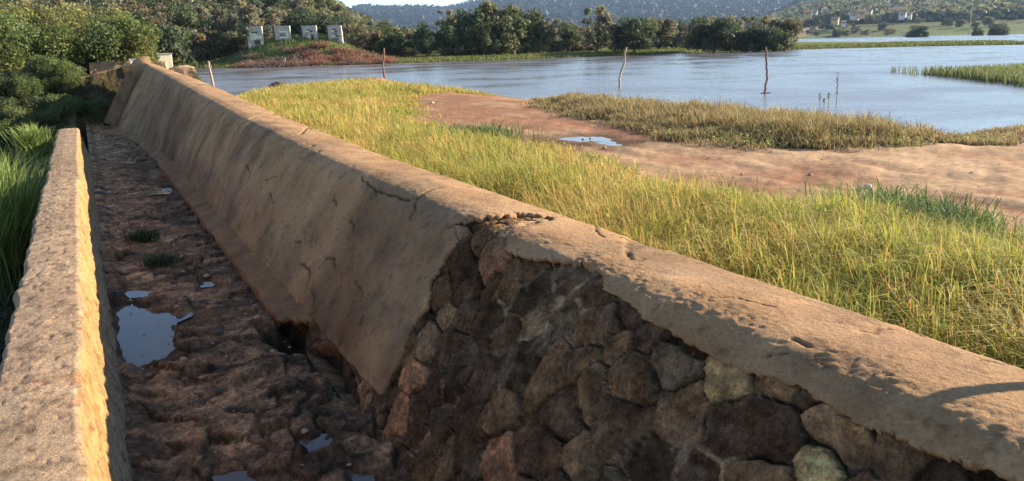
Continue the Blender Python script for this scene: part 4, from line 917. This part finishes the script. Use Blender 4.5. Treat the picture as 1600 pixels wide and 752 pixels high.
# litter in the channel
def scrap(a, b_, s_, lab, seed):
    p = atz(a, b_, -2.2); rg = np.random.default_rng(seed); n = 7; gx, gy = np.meshgrid(np.linspace(-1, 1, n), np.linspace(-.5, .5, n), indexing='ij')
    P = np.stack([gx*s_, gy*s_, .25*s_*rg.normal(size=gx.shape)+.3*s_], -1)
    o = mesh_obj('litter_scrap', P.reshape(-1, 3), gridf(n, n), M_white, None, False); o.location = (p[0], p[1], -2.215); md = o.modifiers.new('s', 'SOLIDIFY'); md.thickness = .002
    return tag(o, lab, 'litter')
M_white = plain('white plastic', (.62, .62, .62), .5, .1)
scrap(170, 300, .045, 'small white scrap on the channel bed by the low wall, farther one', 1); scrap(171, 322, .035, 'small white scrap on the channel bed by the low wall, nearer one', 2); scrap(323, 442, .03, 'white plastic scrap in the middle of the channel bed', 3); scrap(258, 297, .05, 'white scrap beside the far glinting puddle', 4)
for i in range(70):
    y_ = 1.6+9*rng.random()**1.4; x_ = rng.uniform(.35, 1.2)
    rock('pebble', x_, y_, -2.225, rng.uniform(.008, .036), M_concd if i % 3 else M_tan, 'loose pebble on the channel bed' if i % 3 else 'loose tan pebble on the channel bed', 'pebble', 200+i, grp='pebbles on the channel bed')

# ------------------------------------------------------------------ concrete boards on the mound
def board(label, x0, x1, yt, yb, D, marks, lean=.10):
    """solid concrete board, dark plates painting its hollows; marks = strokes (u0,v0,u1,v1,material,depth)"""
    a = atD(x0, yb, D); b_ = atD(x1, yb, D); t_ = atD(x0, yt, D); wdt = math.dist(a[:2], b_[:2]); hgt = t_[2]-a[2]
    t = thing('concrete_board', label, 'sign', tuple((a+b_)/2), math.atan2(b_[1]-a[1], b_[0]-a[0])-.22, 'concrete lettered boards on the mound')
    w2 = wdt/2; boxes('panel', [boxv(-w2, w2, 0, .45, -.6, hgt, -.12, 0)], M_conc, t, .02)
    boxes('shade_side_slab', [boxv(-w2-.16, -w2-.003, .1, .9, -.6, hgt*.96, -.12, 0)], M_concd, t, .01)  # dark concrete on the left flank stands in for its shade
    for u0, v0, u1, v1, m_, dd in marks:
        z0, z1 = hgt*(1-v1), hgt*(1-v0); f_ = -.12*(1-(v0+v1)/2)
        boxes('letter_stroke' if m_ is M_cream else 'hollow_shade', [boxv(-w2+u0*wdt+f_, -w2+u1*wdt+f_, -dd, .003, z0, z1)], m_, t, 0)  # dark plates paint the shade of hollows onto the face
    return t
C, K = M_cream, M_concd
board('leftmost grey concrete board with the widest cream patch and broken foot', 388, 413, 41, 70, 106,
      [(.16, .38, .55, .74, C, .07), (.55, .50, .93, .68, C, .07), (.30, .30, .70, .37, K, .012), (.40, .76, .80, .97, K, .012), (.80, .80, .95, .99, C, .06), (.02, .93, .16, 1.12, C, .05)])
board('second concrete board from the left with a cream reversed E mark', 431, 456, 40.5, 65, 106,
      [(.30, .32, .85, .42, C, .06), (.75, .42, .85, .70, C, .06), (.30, .70, .85, .80, C, .06), (.30, .49, .62, .53, K, .012), (.30, .58, .62, .64, K, .012)])
board('third concrete board from the left with a dark and cream A shaped mark', 474, 497, 40, 63, 106,
      [(.28, .26, .55, .32, K, .012), (.18, .34, .48, .44, C, .06), (.48, .34, .72, .44, K, .012), (.55, .60, .74, .98, K, .012), (.34, .70, .54, .98, C, .06), (.18, .56, .34, .62, K, .012)])
board('rightmost concrete board with a dark and cream B shaped mark', 514, 536, 40, 64, 106,
      [(.30, .20, .64, .27, K, .012), (.22, .32, .46, .42, C, .06), (.46, .34, .70, .44, K, .012), (.34, .50, .68, .56, K, .012), (.24, .66, .50, .76, C, .06), (.50, .62, .72, .76, K, .012), (.25, .84, .72, .93, K, .012), (.86, .82, .98, 1.0, C, .06)])
db = [make_dead_brush('dead_brush', 'reddish brown dead brush on the slope below the concrete boards', 3.4, 1.1, 60, 1, (.26, .13, .085)),
      make_dead_brush('dead_brush', 'greyish dead brush on the slope below the concrete boards', 3.2, 1.0, 60, 2, (.17, .13, .10))]
first = [True, True]
for i in range(84):
    px_ = rng.uniform(378, 610); D_ = rng.uniform(97.8, 104.6); w = atD(px_, 72, D_)[:2]; k = 0 if (px_ > 470 and rng.random() < .8) or rng.random() < .3 else 1
    z = gz(*w)-.05; s_ = rng.uniform(.5, .8)*(1 if px_ < 560 else .8)
    if first[k]: first[k] = False; db[k].location = (w[0], w[1], z); db[k]['group'] = 'dead brush below the boards'
    else: copy_thing(db[k], (w[0], w[1], z), rng.uniform(0, 6.28), (s_, s_, s_), None, 'dead brush below the boards')
# egret on the bank
p = atz(445, 103.2, -1.95); eg = thing('egret', 'white egret standing on the grassy bank below the boards', 'bird', tuple(p))
M_egret = plain('white feathers', (.8, .8, .76), .7, .05)
def skin(name, pts, edges, m, parent, lv=2):
    me = bpy.data.meshes.new(name); me.from_pydata([q[:3] for q in pts], edges, []); o = bpy.data.objects.new(name, me); COL.objects.link(o); o.parent = parent
    s = o.modifiers.new('k', 'SKIN'); o.modifiers.new('u', 'SUBSURF').levels = lv; o.modifiers['u'].render_levels = lv
    for v, q in zip(me.skin_vertices[0].data, pts): v.radius = (q[3], q[3])
    me.skin_vertices[0].data[0].use_root = True; me.materials.append(m); return o
skin('bird_body', [(0, 0, .50, .12), (-.16, 0, .40, .10), (-.32, 0, .30, .03), (.12, 0, .60, .08), (.14, 0, .74, .04), (.07, 0, .86, .032), (.10, 0, .97, .035), (.16, 0, 1.0, .045)], [(0, 1), (1, 2), (0, 3), (3, 4), (4, 5), (5, 6), (6, 7)], M_egret, eg)
skin('beak', [(.19, 0, 1.0, .018), (.33, 0, .975, .005)], [(0, 1)], plain('beak', (.5, .35, .08)), eg, 1)
for s_ in (-.05, .05): skin('leg', [(0, s_, .42, .03), (.02, s_, .22, .014), (0, s_, -.02, .012), (.08, s_, -.02, .008)], [(0, 1), (1, 2), (2, 3)], M_concd, eg, 1)

# ------------------------------------------------------------------ far village
M_wh = plain('white house wall', (.72, .68, .62), .8, .05); M_or = plain('orange house wall', (.72, .45, .25), .8, .08); M_roof = plain('clay roof', (.42, .24, .16), .85, .2, 1); M_win = plain('dark window', (.05, .05, .06), .4, .1)
def house(px_, py_, D_, w_, d_, h_, m_, label, rz):
    p = atD(px_, py_, D_); z = p[2]; w_, d_, h_ = w_*.72, d_*.8, h_*.62; t = thing('house', label, 'house', (p[0], p[1], z), rz)
    boxes('wall', [boxv(-w_/2, w_/2, -d_/2, d_/2, -3, h_)], m_, t, 0)
    r = h_+d_*.24; e = .5
    V = [(-w_/2-e, -d_/2-e, h_-.1), (w_/2+e, -d_/2-e, h_-.1), (w_/2+e, d_/2+e, h_-.1), (-w_/2-e, d_/2+e, h_-.1), (-w_/2-e, 0, r), (w_/2+e, 0, r)]
    mesh_obj('roof', V, [(0, 1, 5, 4), (2, 3, 4, 5), (1, 2, 5), (3, 0, 4), (3, 2, 1, 0)], M_roof, t, False)
    for k in (-.28, .28): boxes('window', [boxv(w_*k-.6, w_*k+.6, -d_/2-.05, -d_/2+.05, h_*.4, h_*.75)], M_win, t, 0)
    boxes('door', [boxv(-.5, .5, -d_/2-.05, -d_/2+.05, 0, h_*.68)], M_win, t, 0)
FR = -.75
for a in ((1262, 24, 760, 9, 7, 4.2, M_or, 'cream house at the left end of the far village'), (1272, 22, 800, 7, 7, 4, M_wh, 'pale house just right of the leftmost village house'), (1288, 19, 800, 6, 6, 3.6, M_wh, 'small white house, third from the left in the far village'),
          (1305, 33, 690, 7, 6, 3, M_or, 'small tan house low down in the village middle'), (1318, 37, 670, 4, 5, 2.2, M_wh, 'tiny white house, lowest in the far village'), (1312, 22, 790, 8, 6, 3, M_or, 'tan house in the upper middle of the far village'),
          (1335, 26, 740, 9, 7, 4, M_wh, 'pale pinkish house left of the orange fronted house'), (1345, 24, 735, 8, 7, 5, M_or, 'bright orange fronted house in the far village'), (1358, 21, 780, 6, 6, 3.5, M_wh, 'narrow white house at the right of the orange fronted house'),
          (1398, 20, 780, 14, 8, 4.5, M_or, 'long tan house with broad roof right of the village centre'), (1410, 25, 730, 7, 6, 4, M_wh, 'bright white house at the right end of the village'), (1420, 25, 745, 6, 6, 3, M_wh, 'low white outbuilding, rightmost in the far village')):
    house(*a[:7], a[7], FR+random.uniform(-.3, .3))
# utility pole
p = atD(1516, 37, 520); up = thing('utility_pole', 'thin pale utility pole above the far shore trees', 'pole', (p[0], p[1], p[2]-1))
V, Fc = tube([(0, 0, -5), (0, 0, 5), (0, 0, 14.5)], [.24, .2, .15], 8); mesh_obj('pole', V, Fc, M_conc, up); boxes('crossarm', [boxv(-1.1, 1.1, -.1, .1, 13.2, 13.5)], M_conc, up, 0)

# ------------------------------------------------------------------ haze
def haze():
    V = boxv(-4600, 4600, -4600, 4600, -6, 360)
    m_ = bpy.data.materials.new('haze'); m_.use_nodes = True; n = m_.node_tree; n.nodes.clear()
    v = n.nodes.new('ShaderNodeVolumePrincipled'); v.inputs['Color'].default_value = (.45, .66, 1, 1); v.inputs['Density'].default_value = HZ; v.inputs['Anisotropy'].default_value = .2
    o_ = n.nodes.new('ShaderNodeOutputMaterial'); n.links.new(v.outputs[0], o_.inputs['Volume'])
    tag(mesh_obj('haze', V, BF, m_, None, False), kind='stuff')
HZ = 1.0e-4
haze()
